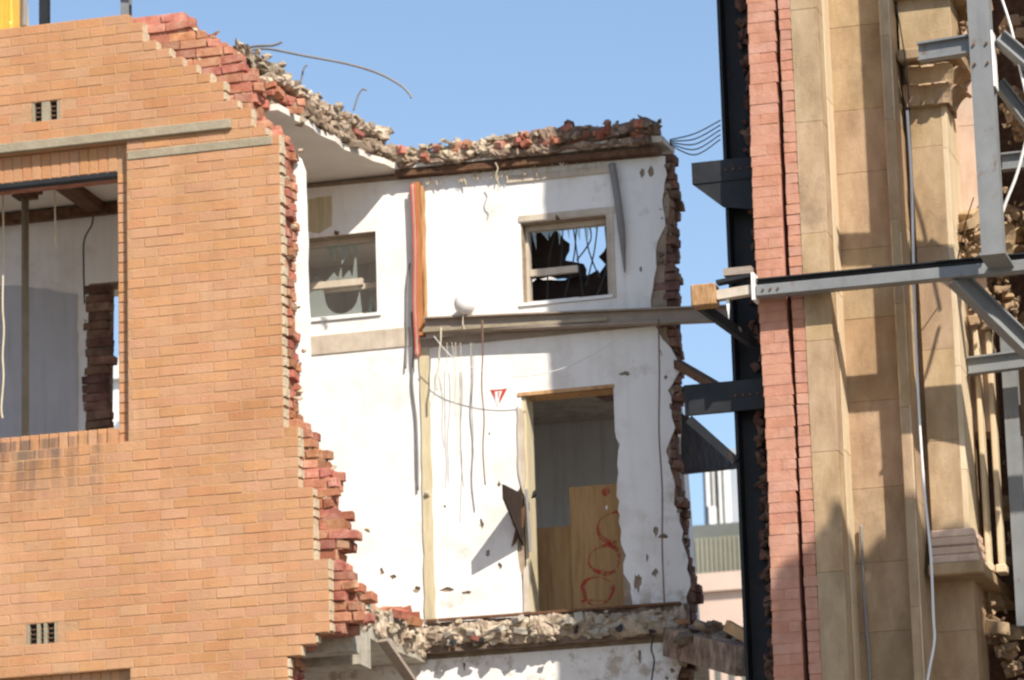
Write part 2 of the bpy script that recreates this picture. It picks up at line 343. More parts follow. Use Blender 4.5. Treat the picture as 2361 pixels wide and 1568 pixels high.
for k in range(kz0, kz0+ncourse+1):
    z = Z0 + k*CH; zc = z+CH/2
    top_lim = interp([(XL,0)],0)
    # ragged gable top: falls slightly to the left
    if zc > 12.62: break
    e = interp(E_OUT, zc); off = (k % 2)*BL/2
    if zc > E_OUT[0][1]-0.005: continue
    zn = zone(z); rows = []
    ke = math.floor((e-off)/BL*2+1e-6)                # whole or half brick end
    xe = off + ke*BL/2
    segs = [(XL, xe)] if zn == 'full' else [(XL, WX0-0.11), (WXP, xe)]
    led = 11.47-0.001 <= z < 11.47+CH*0.5
    for (a, b) in segs:
        cuts = sorted([(v[0]-0.004, v[1]+0.004) for v in VENT if v[2]-0.02 < zc < v[3]+0.02 and a < v[0] and b > v[1]])
        aa = a
        for c0_, c1_ in cuts: mort.box(aa, c0_, YB+0.0035, YB+0.105, z, z+CH); aa = c1_
        mort.box(aa, b-0.004, YB+0.0035, YB+0.105, z, z+CH)
        if led and a < -12: pass
        x = off + math.floor((a-off)/BL)*BL
        while x < b-1e-4:
            x0 = max(x, a); x1 = min(x+BL, b); Lb = x1-x0
            skip = any(x0 < v[1]-0.01 and x1 > v[0]+0.01 and v[2] < zc < v[3] for v in VENT)
            if led and x1 < -10.8: skip = True
            if abs(z-(11.47-2*CH)) < 0.01 and x0 > WXP-0.01 and x1 < -10.45: skip = True
            if Lb > 0.05 and not skip:
                mesh = full[rng.randrange(6)] if Lb > 0.2 else half[rng.randrange(4)] if Lb > 0.1 else jamb[rng.randrange(3)]
                sc = (Lb-0.009)/(BL-0.009) if Lb > 0.2 else (Lb-0.009)/(BL/2-0.009) if Lb > 0.1 else (Lb-0.009)/0.10
                placed.append((x0+0.0045, YB+jit(0.002), z+0.0045, mesh, sc))
            x += BL
        if b == xe and a > XL-1:                       # pale mortar left on the torn ends
            if zc < E_OUT[0][1]-0.02:
                w_ = rng.uniform(0.008, 0.03)
                pale.box(xe-0.003, xe+w_*0.8, YB+rng.uniform(0.004,0.02), YB+rng.uniform(0.085,0.12), z+rng.uniform(0.0,0.02), z+CH-rng.uniform(0.0,0.015))
                
    if zn in ('open','sill','soldier'):
        mort.box(WX1, WXP+0.002, YB+REC+0.007, YB+REC+0.105, z, z+CH); mort.box(WX0-0.11, WX0, YB+REC+0.007, YB+REC+0.105, z, z+CH)
        if zn == 'open' or zn == 'sill':
            for xx in (WX1, WX0-0.107): placed.append((xx+0.004, YB+REC+jit(0.003), z+0.0055, jamb[rng.randrange(3)], 1))
mort.build('mortar_core', 'mortar', wall)
pale.build('torn_mortar', 'mortar_pale', wall)
# the largest 300 bricks one by one, the rest as one part
inview = [p for p in placed if 6.75 < p[2] < 12.7 and p[0] > -13.1]
inview.sort(key=lambda p: -(p[0] + 0.0*p[2]))
single = inview[:300]; sset = set(id(p) for p in single)
for p in single: link('brick', p[3], None, wall, (p[0],p[1],p[2])).scale = (p[4],1,1)
rest = MB()
for p in placed:
    if id(p) in sset: continue
    rest.add([(v.co.x*p[4]+p[0], v.co.y+p[1], v.co.z+p[2]) for v in p[3].vertices], [tuple(f.vertices) for f in p[3].polygons])
tag(rest.build('brickwork', 'brick_isl', wall), kind='stuff')
# soldier courses and brick-on-edge sill
sold = brick_mesh(CH-0.010, 0.10, 0.225, 50); sold.materials.append(MATS['brick'])
for zz in (11.235, 6.795):
    x = WX0
    mort.__init__(); mort.box(WX0, WX1, YB+REC+0.007, YB+REC+0.10, zz, zz+0.232)
    mort.build('lintel_mortar', 'mortar', wall)
    while x < WX1-0.02:
        link('lintel_brick', sold, None, wall, (x+0.005, YB+REC+jit(0.002), zz+0.003)); x += CH
    MB().box(WX0-0.09, WX1+0.0, YB+REC-0.002, YB+REC+0.1, zz-0.035, zz-0.002).build('lintel_angle', 'steel_dark', wall)
x = WX0; sl = brick_mesh(CH-0.010, 0.16, 0.165, 51); sl.materials.append(MATS['brick'])
MB().box(WX0, WX1, YB+0.035, YB+0.16, 8.853, 9.012).build('sill_mortar', 'mortar', wall)
while x < WX1-0.02:
    link('sill_brick', sl, None, wall, (x+0.005, YB+0.02+jit(0.003), 8.852)); x += CH
MB().box(WX0, WX1, YB+0.185, YB+0.30, 8.98, 9.03).build('sill_board', 'timber_dark', wall)
# grey ledges
lm = MB().box(XL, -10.85, YB-0.035, YB+0.05, 11.475, 11.475+CH-0.004); bevelled(lm.mesh('t'))
lo = lm.build('ledge', 'ledge', wall); bevelled(lo.data, 0.006)
lo = MB().box(WXP+0.01, -10.50, YB-0.008, YB+0.05, 11.47-2*CH+0.004, 11.47-CH-0.008).build('ledge', 'ledge', wall); bevelled(lo.data, 0.005)
# air vents
for (x0,x1,z0,z1), nn in zip(VENT, (2,3)):
    v = MB().box(x0-0.01, x1+0.01, YB+0.055, YB+0.07, z0-0.005, z1+0.005).build('air_vent', 'cable_black', wall)
    wv = (x1-x0)
    edges = [(x0, x0+0.02), (x1-0.02, x1)]
    if nn == 2: edges.append((x0+0.085, x1-0.085))
    else: edges += [(x0+0.085, x0+0.115), (x1-0.115, x1-0.085)]
    for a, b in edges: MB().box(a, b, YB+0.006, YB+0.054, z0, z1).build('vent_frame', 'ledge', v)
    for i in range(5):
        zz = z0+0.01+(z1-z0-0.03)*i/4
        MB().box(x0+0.021, x1-0.021, YB+0.025, YB+0.05, zz, zz+0.012).build('vent_bar', 'timber_dark', v)
# inner leaf of red brick, torn back further
E_IN = [(ax(x,y,YB+0.14), az(x,y,YB+0.14)) for x,y in [(440,42),(462,66),(500,95),(548,118),(585,165),(612,205),(596,250),(640,296),(660,318),(672,345),(674,600),(678,800),(684,955),(715,985),(748,1050),(790,1108),(772,1150),(806,1205),(816,1232),(790,1285),(832,1335),(806,1362),(850,1425),(800,1452),(780,1460)]] + [(-10.38, az(690,1480,YB)), (-10.38, 5.0)]
rb = [brick_mesh(0.23, 0.11, CH-0.010, i+60, 0.006, 0.004) for i in range(4)] + [brick_mesh(0.115, 0.11, CH-0.010, i+70, 0.008, 0.005) for i in range(3)]
for m_ in rb: m_.materials.append(MATS['red_brick'])
core = MB(); rm = MB()
for k in range(kz0, kz0+ncourse+2):
    z = Z0 + k*CH + 0.01; zc = z+CH/2
    if zc > 12.58: break
    e = interp(E_IN, zc)
    zn = zone(z)
    segs = [(XL, e-0.06)] if zn == 'full' else [(XL, WX0-0.1), (WX1+0.02, e-0.06)]
    if zn == 'soldier': segs = [(XL, e-0.06)]
    for a, b in segs: core.box(a, b, YB+0.145, YB+0.36, z, z+CH)
    for yy in (YB+0.13, YB+0.25):
        tight = 9.0 < zc < 11.3
        ee = e + (rng.uniform(-0.02, 0.015) if tight else rng.uniform(-0.05, 0.035) + (0.02 if yy > YB+0.2 else 0))
        n = 2 if zc < 11.35 and zc > 9.0 else 4
        x = ee
        for i in range(n):
            sh = i == 0 and rng.random() < 0.5
            m_ = rb[4+rng.randrange(3)] if sh else rb[rng.randrange(4)]
            x -= 0.125 if sh else 0.24
            if x < -11.75: break
            big = 0.10 if i == 0 and not tight else 0.02
            o = link('inner_brick', m_, None, wall, (x, yy+jit(0.008), z+0.006), (jit(big*0.6), jit(big), jit(big*2)))
            if i == 0: sx_ = rng.uniform(0.55, 1.05); o.scale = (sx_, rng.uniform(.8,1), rng.uniform(.8,1)); o.location.x += (0.115 if sh else 0.23)*(1-sx_)*0.3
            if i < 3 and rng.random() < 0.4: rm.chunk((x+rng.uniform(-0.02,0.16), yy+0.03, z+CH), 0.045, 0.03, 0.022)
core.build('inner_core', 'red_brick_isl', wall)
tag(rm.build('torn_joint_mortar', 'mortar_pale', wall), kind='stuff')
# white plaster coat seen edge-on at the torn end
pl = MB(); pz = [(az(712,350,YB+0.4), -10.29), (8.95, -10.27)]
pl.poly([[(-10.60,7.7)] + ragged([(-10.43,7.7),(-10.40,8.9),(-10.375,9.6),(-10.39,11.20)], 0.15, 0.006, rng) + [(-10.43,11.32),(-10.6,11.36)]], YB+0.37, YB+0.56)
pl.build('plaster_coat', 'plaster', wall)
# lower, unseen part of the wall
MB().box(XL, -10.45, YB+0.01, YB+0.36, 0, 4.99).build('wall_base', 'brick_isl', wall)

# ------------------------------------------------------------------ inner plastered wall
pw = empty('plastered_wall', (-10, YW, 7.3), 'white plastered inner wall with doorway and two sash windows, torn brick right edge', 'wall')
rg = random.Random(11)
def px(pts, Y=YW): return [(ax(x,y,Y), az(x,y,Y)) for x,y in pts]
right = px([(1535,366),(1532,420),(1528,480),(1534,520),(1512,580),(1508,640),(1500,690),(1516,760),(1545,800),(1570,850),(1540,900),(1548,960),(1556,985),(1535,1040),(1545,1080),(1555,1140),(1565,1200),(1580,1270),(1590,1330),(1583,1395)])
pl_out = [(-14.28, 11.72), (-7.76, 11.62)] + ragged(right, 0.07, 0.018, rg)[1:] + [(-7.72, 7.62), (-14.28, 7.62)]
DX0, DX1, DZ0, DZ1 = -9.13, -8.30, 7.66, 9.585
door_h = [(DX0+0.0, DZ0+0.001)] + ragged([(DX0-0.01,DZ0+0.05),(DX0-0.05,8.0),(DX0-0.07,8.3),(DX0-0.13,8.6),(DX0-0.01,8.85),(DX0,9.0)], 0.06, 0.02, rg) + [(DX0,DZ1),(DX1,DZ1)] + ragged([(DX1,9.2),(DX1+0.04,9.08),(DX1+0.01,8.9),(DX1,8.7),(DX1+0.02,8.2),(DX1+0.06,8.1),(DX1+0.03,7.95),(DX1+0.09,7.85),(DX1+0.10,7.70)], 0.06, 0.014, rg) + [(DX1+0.10,DZ0+0.001)]
RW = [(-9.09,10.385),(-8.31,10.385),(-8.31,11.15),(-9.09,11.15)]
AW = [(-11.30,10.43),(-10.425,10.43),(-10.425,11.21),(-11.30,11.21)]
GAP = [(-12.97,8.4),(-11.7,8.4),(-11.7,10.99),(-13.20,10.99)]
holes = [door_h, RW, AW, [(-13.22,8.4),(-11.7,8.4),(-11.7,10.99),(-13.15,10.99)]]
def pit(x, y, a, b):                                   # knocked-off plaster that bares the brick
    c = at(x, y, YW); n = 16; f = 1.15
    return [(c.x+math.cos(t*2*math.pi/n)*a*f*rg.uniform(0.45,1.25), c.z+math.sin(t*2*math.pi/n)*b*f*rg.uniform(0.45,1.25)) for t in range(n)]
for q in [(858,775,.03,.035),(880,1318,.018,.03),(905,1330,.03,.02),(1150,1118,.018,.028),(1110,1208,.02,.04),(1125,1275,.018,.03),(1152,1305,.018,.03),
          (1030,1360,.06,.022),(1075,1366,.05,.015),(1128,920+80,.008,.02),(1440,862,.05,.018),(1512,1225,.02,.04),(1510,1320,.024,.035),(1492,1285,.01,.03),(1470,1340,.03,.08),
          (1398,1030+140,.008,.02),(960,1360,.035,.03),(845,1383,.02,.035),(1500,395,.025,.05),(1480,400,.02,.04),(1478,620,.012,.025),(1025,1168,.012,.02)]:
    holes.append(pit(*q))
MB().poly([pl_out]+holes, YW, YW+0.02).build('plaster', 'plaster', pw)
low = [(-14.28, 7.33), (-7.72, 7.33)] + ragged([(-7.78,7.33),(-7.80,7.1),(-7.9,6.9),(-7.84,6.6),(-7.86,5.0)], 0.08, 0.015, rg)[1:] + [(-14.28,5.0)]
MB().poly([low, pit(1070,1535,.012,.04), pit(1475,1512,.012,.06)], YW, YW+0.02).build('lower_plaster', 'plaster', pw)
# brick core behind the plaster
edge_r = px([(1550,355),(1555,400),(1565,455),(1560,520),(1556,600),(1558,690),(1558,760),(1562,850),(1575,900),(1560,960),(1566,1010),(1562,1080),(1572,1160),(1575,1230),(1592,1290),(1602,1350),(1604,1400),(1608,1470),(1590,1520),(1585,1600)])
core_out = [(-14.28,11.72), (-7.82,11.70)] + ragged([(x-0.085,z) for x,z in edge_r], 0.09, 0.02, rg) + [(-7.9,5.0),(-14.28,5.0)]
MB().poly([core_out, [(DX0-0.02,DZ0),(DX0-0.02,DZ1+0.03),(DX1+0.02,DZ1+0.03),(DX1+0.02,DZ0)], [(-9.08,10.39),(-8.32,10.39),(-8.32,11.14),(-9.08,11.14)], [(-11.29,10.44),(-10.435,10.44),(-10.435,11.2),(-11.29,11.2)], [(-13.05,8.4),(-11.72,8.4),(-11.72,10.98),(-13.0,10.98)]], YW+0.021, YW+0.25).build('brick_core', 'undercoat', pw)
bb = [brick_mesh(0.23, 0.11, CH-0.008, i+80, 0.008, 0.005) for i in range(4)] + [brick_mesh(0.12, 0.11, CH-0.008, i+90, 0.009, 0.006) for i in range(3)]
for m_ in bb: m_.materials.append(MATS['brown_brick'])
edge_r = px([(1550,355),(1555,400),(1565,455),(1560,520),(1556,600),(1558,690),(1558,760),(1562,850),(1575,900),(1560,960),(1566,1010),(1562,1080),(1572,1160),(1575,1230),(1592,1290),(1602,1350),(1604,1400),(1608,1470),(1590,1520),(1585,1600)])
for k in range(75):
    z = 5.6+k*0.083
    if z > 11.62: break
    e = interp(edge_r, z+0.04)
    for yy in (YW+0.025, YW+0.14):
        x = e + rng.uniform(-0.06, 0.02)
        for i in range(1):
            sh = rng.random() < 0.4
            m_ = bb[4+rng.randrange(3)] if sh else bb[rng.randrange(4)]
            x -= 0.12 if sh else 0.23
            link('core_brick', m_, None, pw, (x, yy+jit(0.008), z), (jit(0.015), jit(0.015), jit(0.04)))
            x -= 0.01
            if x < -7.99: break
cm = MB()
for i in range(90):
    z = rng.uniform(6, 11.6); cm.chunk((interp(edge_r, z)-rng.uniform(0.0,0.22), YW+rng.uniform(0.0,0.1), z), rng.uniform(.02,.05), 0.03, rng.uniform(.02,.05))
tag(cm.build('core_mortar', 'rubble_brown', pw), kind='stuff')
# torn brick jamb of the breach seen through the street window
gb = MB()
for k in range(32):
    z = 8.4+k*0.083
    e = -12.955+0.03*math.sin(k*0.9)+rng.uniform(-0.04,0.03)
    if 8.4 < z < 10.95:
        m_ = bb[rng.randrange(4)]
        link('jamb_brick', m_, None, pw, (e-0.23, YW-0.01+jit(0.01), z), (0, 0, jit(0.06)))
# bands on the wall face
MB().box(-10.02, -7.75, YW-0.022, YW-0.001, 10.10, 10.175).build('ledge', 'beam_paint', pw)
MB().box(-11.75, -10.12, YW-0.012, YW-0.001, 10.13, 10.30).build('ledge', 'frame_paint', pw)
# left sash window (broken glass) and right sash window
def sash_window(name, x0, x1, z0, z1, zr, rx1, yy):
    f = MB()
    t = 0.05
    f.box(x0, x1, yy, yy+0.09, z1-t, z1-0.002); f.box(x0, x0+t*0.7, yy, yy+0.09, z0+0.03, z1-t); f.box(x1-t*0.7, x1, yy, yy+0.09, z0+0.03, z1-t)
    wn = f.build(name, 'frame_paint', pw)
    MB().box(x0-0.03, x1+0.04, yy-0.14, yy+0.09, z0+0.001, z0+0.03).build('window_sill', 'white_paint', wn)
    MB().box(x0+t*0.7+0.002, rx1, yy+0.01, yy+0.05, zr-0.03, zr+0.03).build('meeting_rail', 'frame_paint', wn)
    MB().box(x0+t*0.7+0.002, rx1, yy+0.015, yy+0.05, z0+0.031, z0+0.075).build('bottom_rail', 'white_paint', wn)
    return wn
w1 = sash_window('window', -11.298, -10.427, 10.432, 11.208, 10.80, -10.60, YW+0.12)
MB().box(-11.26, -10.47, YW+0.175, YW+0.205, 10.74, 10.79).build('upper_rail', 'frame_paint', w1)
w2 = sash_window('window', -9.088, -8.312, 10.387, 11.148, 10.72, -8.62, YW+0.12)
def shard(pts, y, parent):
    MB().prism(pts, y, y+0.004).build('glass_shard', 'glass', parent)
bowl = [(-11.26,10.77)] + [(-11.10+0.0+math.cos(math.pi+t*math.pi/8)*0.0, 10.7) for t in range(0)]
cx_, cz_ = -10.80, 10.70
arc = [(cx_+0.155*math.cos(a), cz_-0.02+0.16*math.sin(a)) for a in [math.pi*1.0+math.pi*i/10*0.95 for i in range(11)]]
shard([(-11.25,10.50),(-11.25,10.76),(-10.97,10.76)]+arc+[(-10.63,10.72),(-10.61,10.50)], YW+0.14, w1)
rg2 = random.Random(5)
x = -11.24
while x < -10.66:
    wd = rg2.uniform(0.02,0.15); h = rg2.uniform(0.05,0.32)
    shard([(x,10.83),(x+wd,10.83),(x+wd*rg2.uniform(0.3,0.9),10.83+h)], YW+0.15, w1); 
    if rg2.random() < 0.6: shard([(x,11.155),(x+wd,11.155),(x+wd*rg2.uniform(0.1,0.9),11.155-rg2.uniform(0.05,0.2))], YW+0.155, w1)
    x += wd+rg2.uniform(-0.03,0.05)
for (xa, xb, zb, zt) in [(-10.58,-10.50,10.50,10.70),(-10.54,-10.47,10.50,10.72)]:
    shard([(xa,zb),(xb,zb),((xa+xb)/2,zt)], YW+0.19, w1)
for i in range(9):
    xx = -9.03+i*0.08; wd = rg2.uniform(0.03,0.08)
    shard([(xx,11.095),(xx+wd,11.095),(xx+wd*rg2.random(),11.095-rg2.uniform(0.04,0.22))], YW+0.15, w2)
for (x_, z_) in [(-10.78,11.225),(-8.74,11.16)]:
    MB().chunk((x_, YW-0.02, z_), 0.028, 0.03, 0.03).build('window_latch', 'rust', w1 if x_ < -10 else w2)
# painted patch high on the wall over the left window
MB().prism(ragged([(-11.3,11.56),(-10.83,11.58),(-10.83,11.30),(-10.95,11.24),(-11.3,11.33),(-11.3,11.56)], 0.06, 0.008, rg)[:-1], YW-0.004, YW-0.001).build('bare_patch', 'tan_paint', pw)
# raised head band of the right window (a lintel box) and right architrave
MB().box(-9.10, -8.20, YW-0.012, YW-0.001, 11.155, 11.21).build('window_head', 'frame_paint', pw)
MB().box(-8.305, -8.245, YW-0.014, YW-0.001, 10.39, 11.153).build('window_architrave', 'frame_paint', pw)
MB().box(-9.2, -8.26, YW-0.02, YW-0.001, 11.52, 11.585).build('picture_rail', 'frame_paint', pw)
# door lining
dl = MB().box(DX0-0.03, DX1+0.01, YW-0.01, YW+0.25, DZ1, DZ1+0.032).build('door_lining', 'timber', pw)
MB().box(DX0-0.005, DX0+0.035, YW+0.02, YW+0.25, DZ0, DZ1-0.001).build('door_jamb', 'tan_paint', pw)
MB().prism(ragged([(DX0-0.035,9.5),(DX0+0.012,9.45),(DX0+0.02,8.9),(DX0-0.005,8.72),(DX0-0.04,8.9),(DX0-0.035,9.5)], 0.1, 0.006, rg)[:-1], YW-0.018, YW+0.015).build('door_architrave', 'frame_paint', pw)
MB().prism(ragged([(DX0-0.02,8.05),(DX0+0.022,8.1),(DX0+0.03,7.68),(DX0-0.03,7.68),(DX0-0.02,8.05)], 0.1, 0.006, rg)[:-1], YW-0.018, YW+0.015).build('door_architrave', 'frame_paint', pw)
# sprung door frame hanging off the wall
fl = empty('broken_door_frame', (DX0-0.02, YW-0.1, 8.5), 'splintered dark door frame board sprung away from the doorway edge', 'board')
fm = MB(); y0 = YW-0.005
fm.add([(DX0-0.03,y0,8.72),(DX0-0.015,y0,8.72),(DX0-0.055,y0-0.45,8.72),(DX0-0.07,y0-0.45,8.72),(DX0-0.03,y0,8.26),(DX0-0.015,y0,8.26),(DX0-0.055,y0-0.45,8.60),(DX0-0.07,y0-0.45,8.60)],
       [(0,1,2,3),(7,6,5,4),(0,3,7,4),(3,2,6,7),(2,1,5,6),(1,0,4,5)]); fm.build('board', 'char', fl)
MB().chunk((DX0-0.04, YW-0.02, 8.45), 0.05, 0.03, 0.24).build('splinter', 'timber_dark', fl)
MB().bar((DX0+0.03,YW-0.03,8.75),(DX0+0.045,YW-0.02,8.2),0.012,0.025).build('hinge_strip', 'cable_grey', fl)
MB().chunk((DX0+0.10, YW-0.05, 8.70), 0.03, 0.03, 0.045).build('latch', 'cable_black', fl)

# partition scar and stub between the two bays
st = empty('partition_stub', (-10.03, YW-0.05, 7.65), 'narrow torn edge of a removed partition with orange stud and red pipes', 'partition')
MB().prism(ragged([(-10.055,10.2),(-10.05,11.60),(-9.985,11.60),(-9.98,10.2),(-10.055,10.2)], 0.12, 0.006, rg)[:-1], YW-0.075, YW-0.001).build('stud', 'timber_orange', st)
MB().prism(ragged([(-9.977,10.33),(-9.98,11.58),(-9.955,11.56),(-9.958,10.33),(-9.977,10.33)], 0.12, 0.006, rg)[:-1], YW-0.055, YW-0.001).build('stud_edge', 'timber', st)
MB().prism(ragged([(-10.045,7.66),(-10.04,10.19),(-9.955,10.15),(-9.95,7.66),(-10.045,7.66)], 0.12, 0.007, rg)[:-1], YW-0.02, YW-0.001).build('scar_strip', 'tan_paint', st)
MB().chunk((-10.0,YW-0.03,8.78),0.03,0.03,0.035).build('pipe_clip','concrete',st)
for dx, mt_, rr in ((-0.058,'cable_red',0.009),(-0.028,'cable_red',0.008),(-0.042,'cable_cream',0.005)):
    cable('pipe', [(-10+dx,YW-0.088,11.58),(-10+dx+0.012,YW-0.092,11.0),(-10+dx-0.004,YW-0.088,10.5),(-10+dx+0.01,YW-0.092,10.0)], rr, mt_, None, parent=st)

# ------------------------------------------------------------------ slabs
def rubble_line(m, pts, n, s0, s1, sp, rg, zs=0.7):
    L = [0]
    for a, b in zip(pts, pts[1:]): L.append(L[-1]+(Vector(b)-Vector(a)).length)
    for i in range(n):
        t = rg.random()*L[-1]
        for j in range(len(pts)-1):
            if L[j] <= t <= L[j+1]:
                p = Vector(pts[j]).lerp(Vector(pts[j+1]), (t-L[j])/(L[j+1]-L[j])); break
        s = rg.uniform(s0, s1)
        m.chunk((p.x+rg.gauss(0,sp[0]), p.y+rg.gauss(0,sp[1]), p.z+rg.gauss(0,sp[2])), s, s, s*zs, rg)
def crust(m, pts, ry, rz, amp, step=0.02, n=24, sd=0.0):     # a broken, lumpy mass of concrete or mortar along a path
    P = [Vector(p) for p in pts]; path = []
    for a, b in zip(P, P[1:]):
        k = max(1, int((b-a).length/step))
        path += [a.lerp(b, i/k) for i in range(k)]
    path.append(P[-1]); k0 = len(m.v); L = len(path)
    for i, p in enumerate(path):
        d = (path[min(i+1,L-1)]-path[max(i-1,0)]); d.z = 0; d.normalize(); sdv = Vector((-d.y, d.x, 0))
        for j in range(n):
            a = 2*math.pi*j/n; ca, sa = math.cos(a), math.sin(a)
            q = p + sdv*ry*math.copysign(abs(ca)**0.6, ca) + Vector((0,0,1))*rz*math.copysign(abs(sa)**0.6, sa)
            v = q*1.0 + Vector((sd, sd, sd))
            dd = noise.noise(v*5)*0.8 + noise.noise(v*12)*0.7 + abs(noise.noise(v*26))*0.6 - abs(noise.noise(v*48))*0.7 - 0.02
            m.v.append(tuple(q + (q-p).normalized()*dd*amp + noise.noise_vector(v*22)*amp*0.25))
    for i in range(L-1):
        for j in range(n):
            a = k0+i*n+j; b = k0+i*n+(j+1) % n; m.f += [(a, b, b+n), (a, b+n, a+n)]
    m.f.append(tuple(range(k0, k0+n))[::-1]); m.f.append(tuple(range(k0+(L-1)*n, k0+L*n)))
roof = empty('roof_slab', (-11, YW, 11.7), 'broken upper floor slab over the white wall, its torn edge full of brick and mortar', 'slab')
rg = random.Random(21)
EDGE = [(-10.58,YB+0.40),(-10.55,31.6),(-10.50,31.9),(-10.46,32.35),(-10.38,32.87),(-10.30,33.18),(-10.20,33.46)]
plan = [(XL,YB+0.37)] + ragged(EDGE, 0.12, 0.03, rg) + ragged([(-10.10,YW-0.10),(-9.0,YW-0.11),(-7.76,YW-0.10)], 0.15, 0.025, rg) + [(-7.74,YW+0.3),(-9.9,YW+0.35),(-9.95,YW+3.2),(XL,YW+3.2)]
MB().poly([plan], 11.725, 11.78, 'z').build('soffit', 'soffit', roof)
plan2 = [(XL,YB+0.37)] + ragged([(x-0.06,y) for x,y in EDGE], 0.1, 0.04, rg) + ragged([(-10.10,YW-0.05),(-9.0,YW-0.06),(-7.80,YW-0.05)], 0.15, 0.03, rg) + [(-7.8,YW+0.3),(-9.9,YW+0.35),(-9.95,YW+3.2),(XL,YW+3.2)]
plan3 = [p for p in plan2 if p[0] < -10.0]
MB().poly([[(-10.35,YW-0.03)] + ragged([(-10.1,YW-0.05),(-9.0,YW-0.06),(-7.85,YW-0.05)], 0.15, 0.03, rg) + [(-7.82,YW+0.28),(-10.35,YW+0.3)]], 11.782, 11.87, 'z').build('slab_strip', 'rubble_brown', roof)
MB().poly([[(XL,YB+0.37)] + ragged([(x-0.06,y) for x,y in EDGE], 0.1, 0.04, rg) + [(-10.36,YW-0.03),(-10.36,YW+3.2),(XL,YW+3.2)]], 11.783, 11.96, 'z').build('slab_core', 'rubble_brown', roof)
# bricks bedded along the torn edges
P3 = [(x, y, 11.80) for x, y in EDGE]
for i in range(46):
    t = i/46*(len(P3)-1); j = int(t); p = Vector(P3[j]).lerp(Vector(P3[j+1]), t-j)
    for lv in range(2):
        if rng.random() < 0.25: continue
        m_ = rb[rng.randrange(7)]
        o = link('brick', m_, None, roof, (p.x-0.16+jit(0.05), p.y+jit(0.05), p.z+lv*0.085+jit(0.015)-0.02), (jit(0.35), jit(0.3), jit(0.7)))
        o.scale = (rng.uniform(.45,1.0), rng.uniform(.5,1), rng.uniform(.55,1))
        if rng.random() < 0.35: o.material_slots[0].link = 'OBJECT'; o.material_slots[0].material = MATS['undercoat']
tm = MB()
crust(tm, [(x-0.10,y,12.0) for x,y in EDGE], 0.10, 0.05, 0.07)
crust(tm, [(-10.95,YB+0.45,12.33),(-10.75,YB+0.5,12.16),(-10.62,31.65,12.02)], 0.09, 0.06, 0.08, sd=3)
crust(tm, [(-10.3,YW-0.10,11.86),(-10.0,YW-0.10,11.82),(-9.5,YW-0.10,11.83),(-9.1,YW-0.10,11.86),(-8.80,YW-0.10,11.85)], 0.07, 0.065, 0.06, sd=5)
rubble_line(tm, [(-10.2,YW-0.02,11.88),(-8.85,YW-0.02,11.90)], 60, 0.02, 0.05, (0.05,0.06,0.02), rg)
rubble_line(tm, [(x-0.05,y,12.04) for x,y in EDGE], 34, 0.025, 0.07, (0.05,0.05,0.015), rg)
rubble_line(tm, [(-10.95,YB+0.45,12.36),(-10.7,YB+0.5,12.18),(-10.55,31.7,12.04)], 22, 0.03, 0.075, (0.04,0.05,0.02), rg)
rubble_line(tm, [(-10.2,YW-0.13,11.87),(-8.85,YW-0.13,11.90)], 50, 0.025, 0.06, (0.05,0.03,0.025), rg)
tag(tm.build('mortar_rubble', 'rubble', roof), kind='stuff')
tm = MB()
crust(tm, [(-8.83,YW-0.10,11.84),(-8.5,YW-0.10,11.87),(-8.3,YW-0.10,11.85),(-8.0,YW-0.10,11.87),(-7.78,YW-0.10,11.84)], 0.07, 0.07, 0.06, sd=8)  # browner copy of the rubble: facade shade put into this right-hand stretch
rubble_line(tm, [(-8.8,YW-0.03,11.89),(-7.8,YW-0.03,11.90)], 50, 0.02, 0.055, (0.05,0.06,0.025), rg)
crust(tm, [(-10.2,YW-0.1,11.765),(-7.85,YW-0.1,11.745)], 0.055, 0.03, 0.04, sd=11)
for i in range(34):
    link('brick_fragment', rb[4+rng.randrange(3)], None, roof, (rng.uniform(-10.2,-7.85), YW-0.17+jit(0.03), 11.78+rng.random()*0.1), (jit(0.7), jit(0.4), jit(1.0))).scale = (rng.uniform(.35,.9), rng.uniform(.4,.8), rng.uniform(.5,.95))
rubble_line(tm, [(-9.0,YW-0.13,11.88),(-7.78,YW-0.13,11.88)], 40, 0.025, 0.07, (0.05,0.03,0.03), rg)
crust(tm, [(x-0.03,y,11.86) for x,y in EDGE[2:]], 0.06, 0.07, 0.06, sd=14)
tag(tm.build('dark_rubble', 'rubble_brown', roof), kind='stuff')
for x, z, r in ((1178,348,0.1),(1228,330,-0.12),(1262,330,0.2),(1248,312,0.05),(1340,330,0.1)):
    c = at(x, z, YW-0.08); link('loose_brick', rb[rng.randrange(4)], None, roof, (c.x-0.08, YW-0.12, c.z-0.03), (jit(.1), jit(.1), r))
MB().bar((-10.2,YW-0.06,11.69),(-7.80,YW-0.06,11.655),0.09,0.05).build('edge_joist', 'timber_dark', roof)
hg = MB()
for i in range(40):
    x = rng.uniform(-10.1,-8.3); hg.chunk((x, YW-0.05, 11.62-rng.random()*0.05), 0.008, 0.008, rng.uniform(.02,.06))
tag(hg.build('hanging_plaster', 'mortar_pale', roof), kind='stuff')
for (xa, ya, xb, yb_, w_) in [(-13.02,31.45,-13.05,33.6,0.16)]:
    MB().bar((xa,ya,11.68),(xb,yb_,11.68),w_,0.09).build('ceiling_joist', 'timber_dark', roof)
MB().bar((XL,YW-0.06,11.655),(-12.3,YW-0.06,11.655),0.08,0.09).build('wall_plate', 'timber_dark', roof)

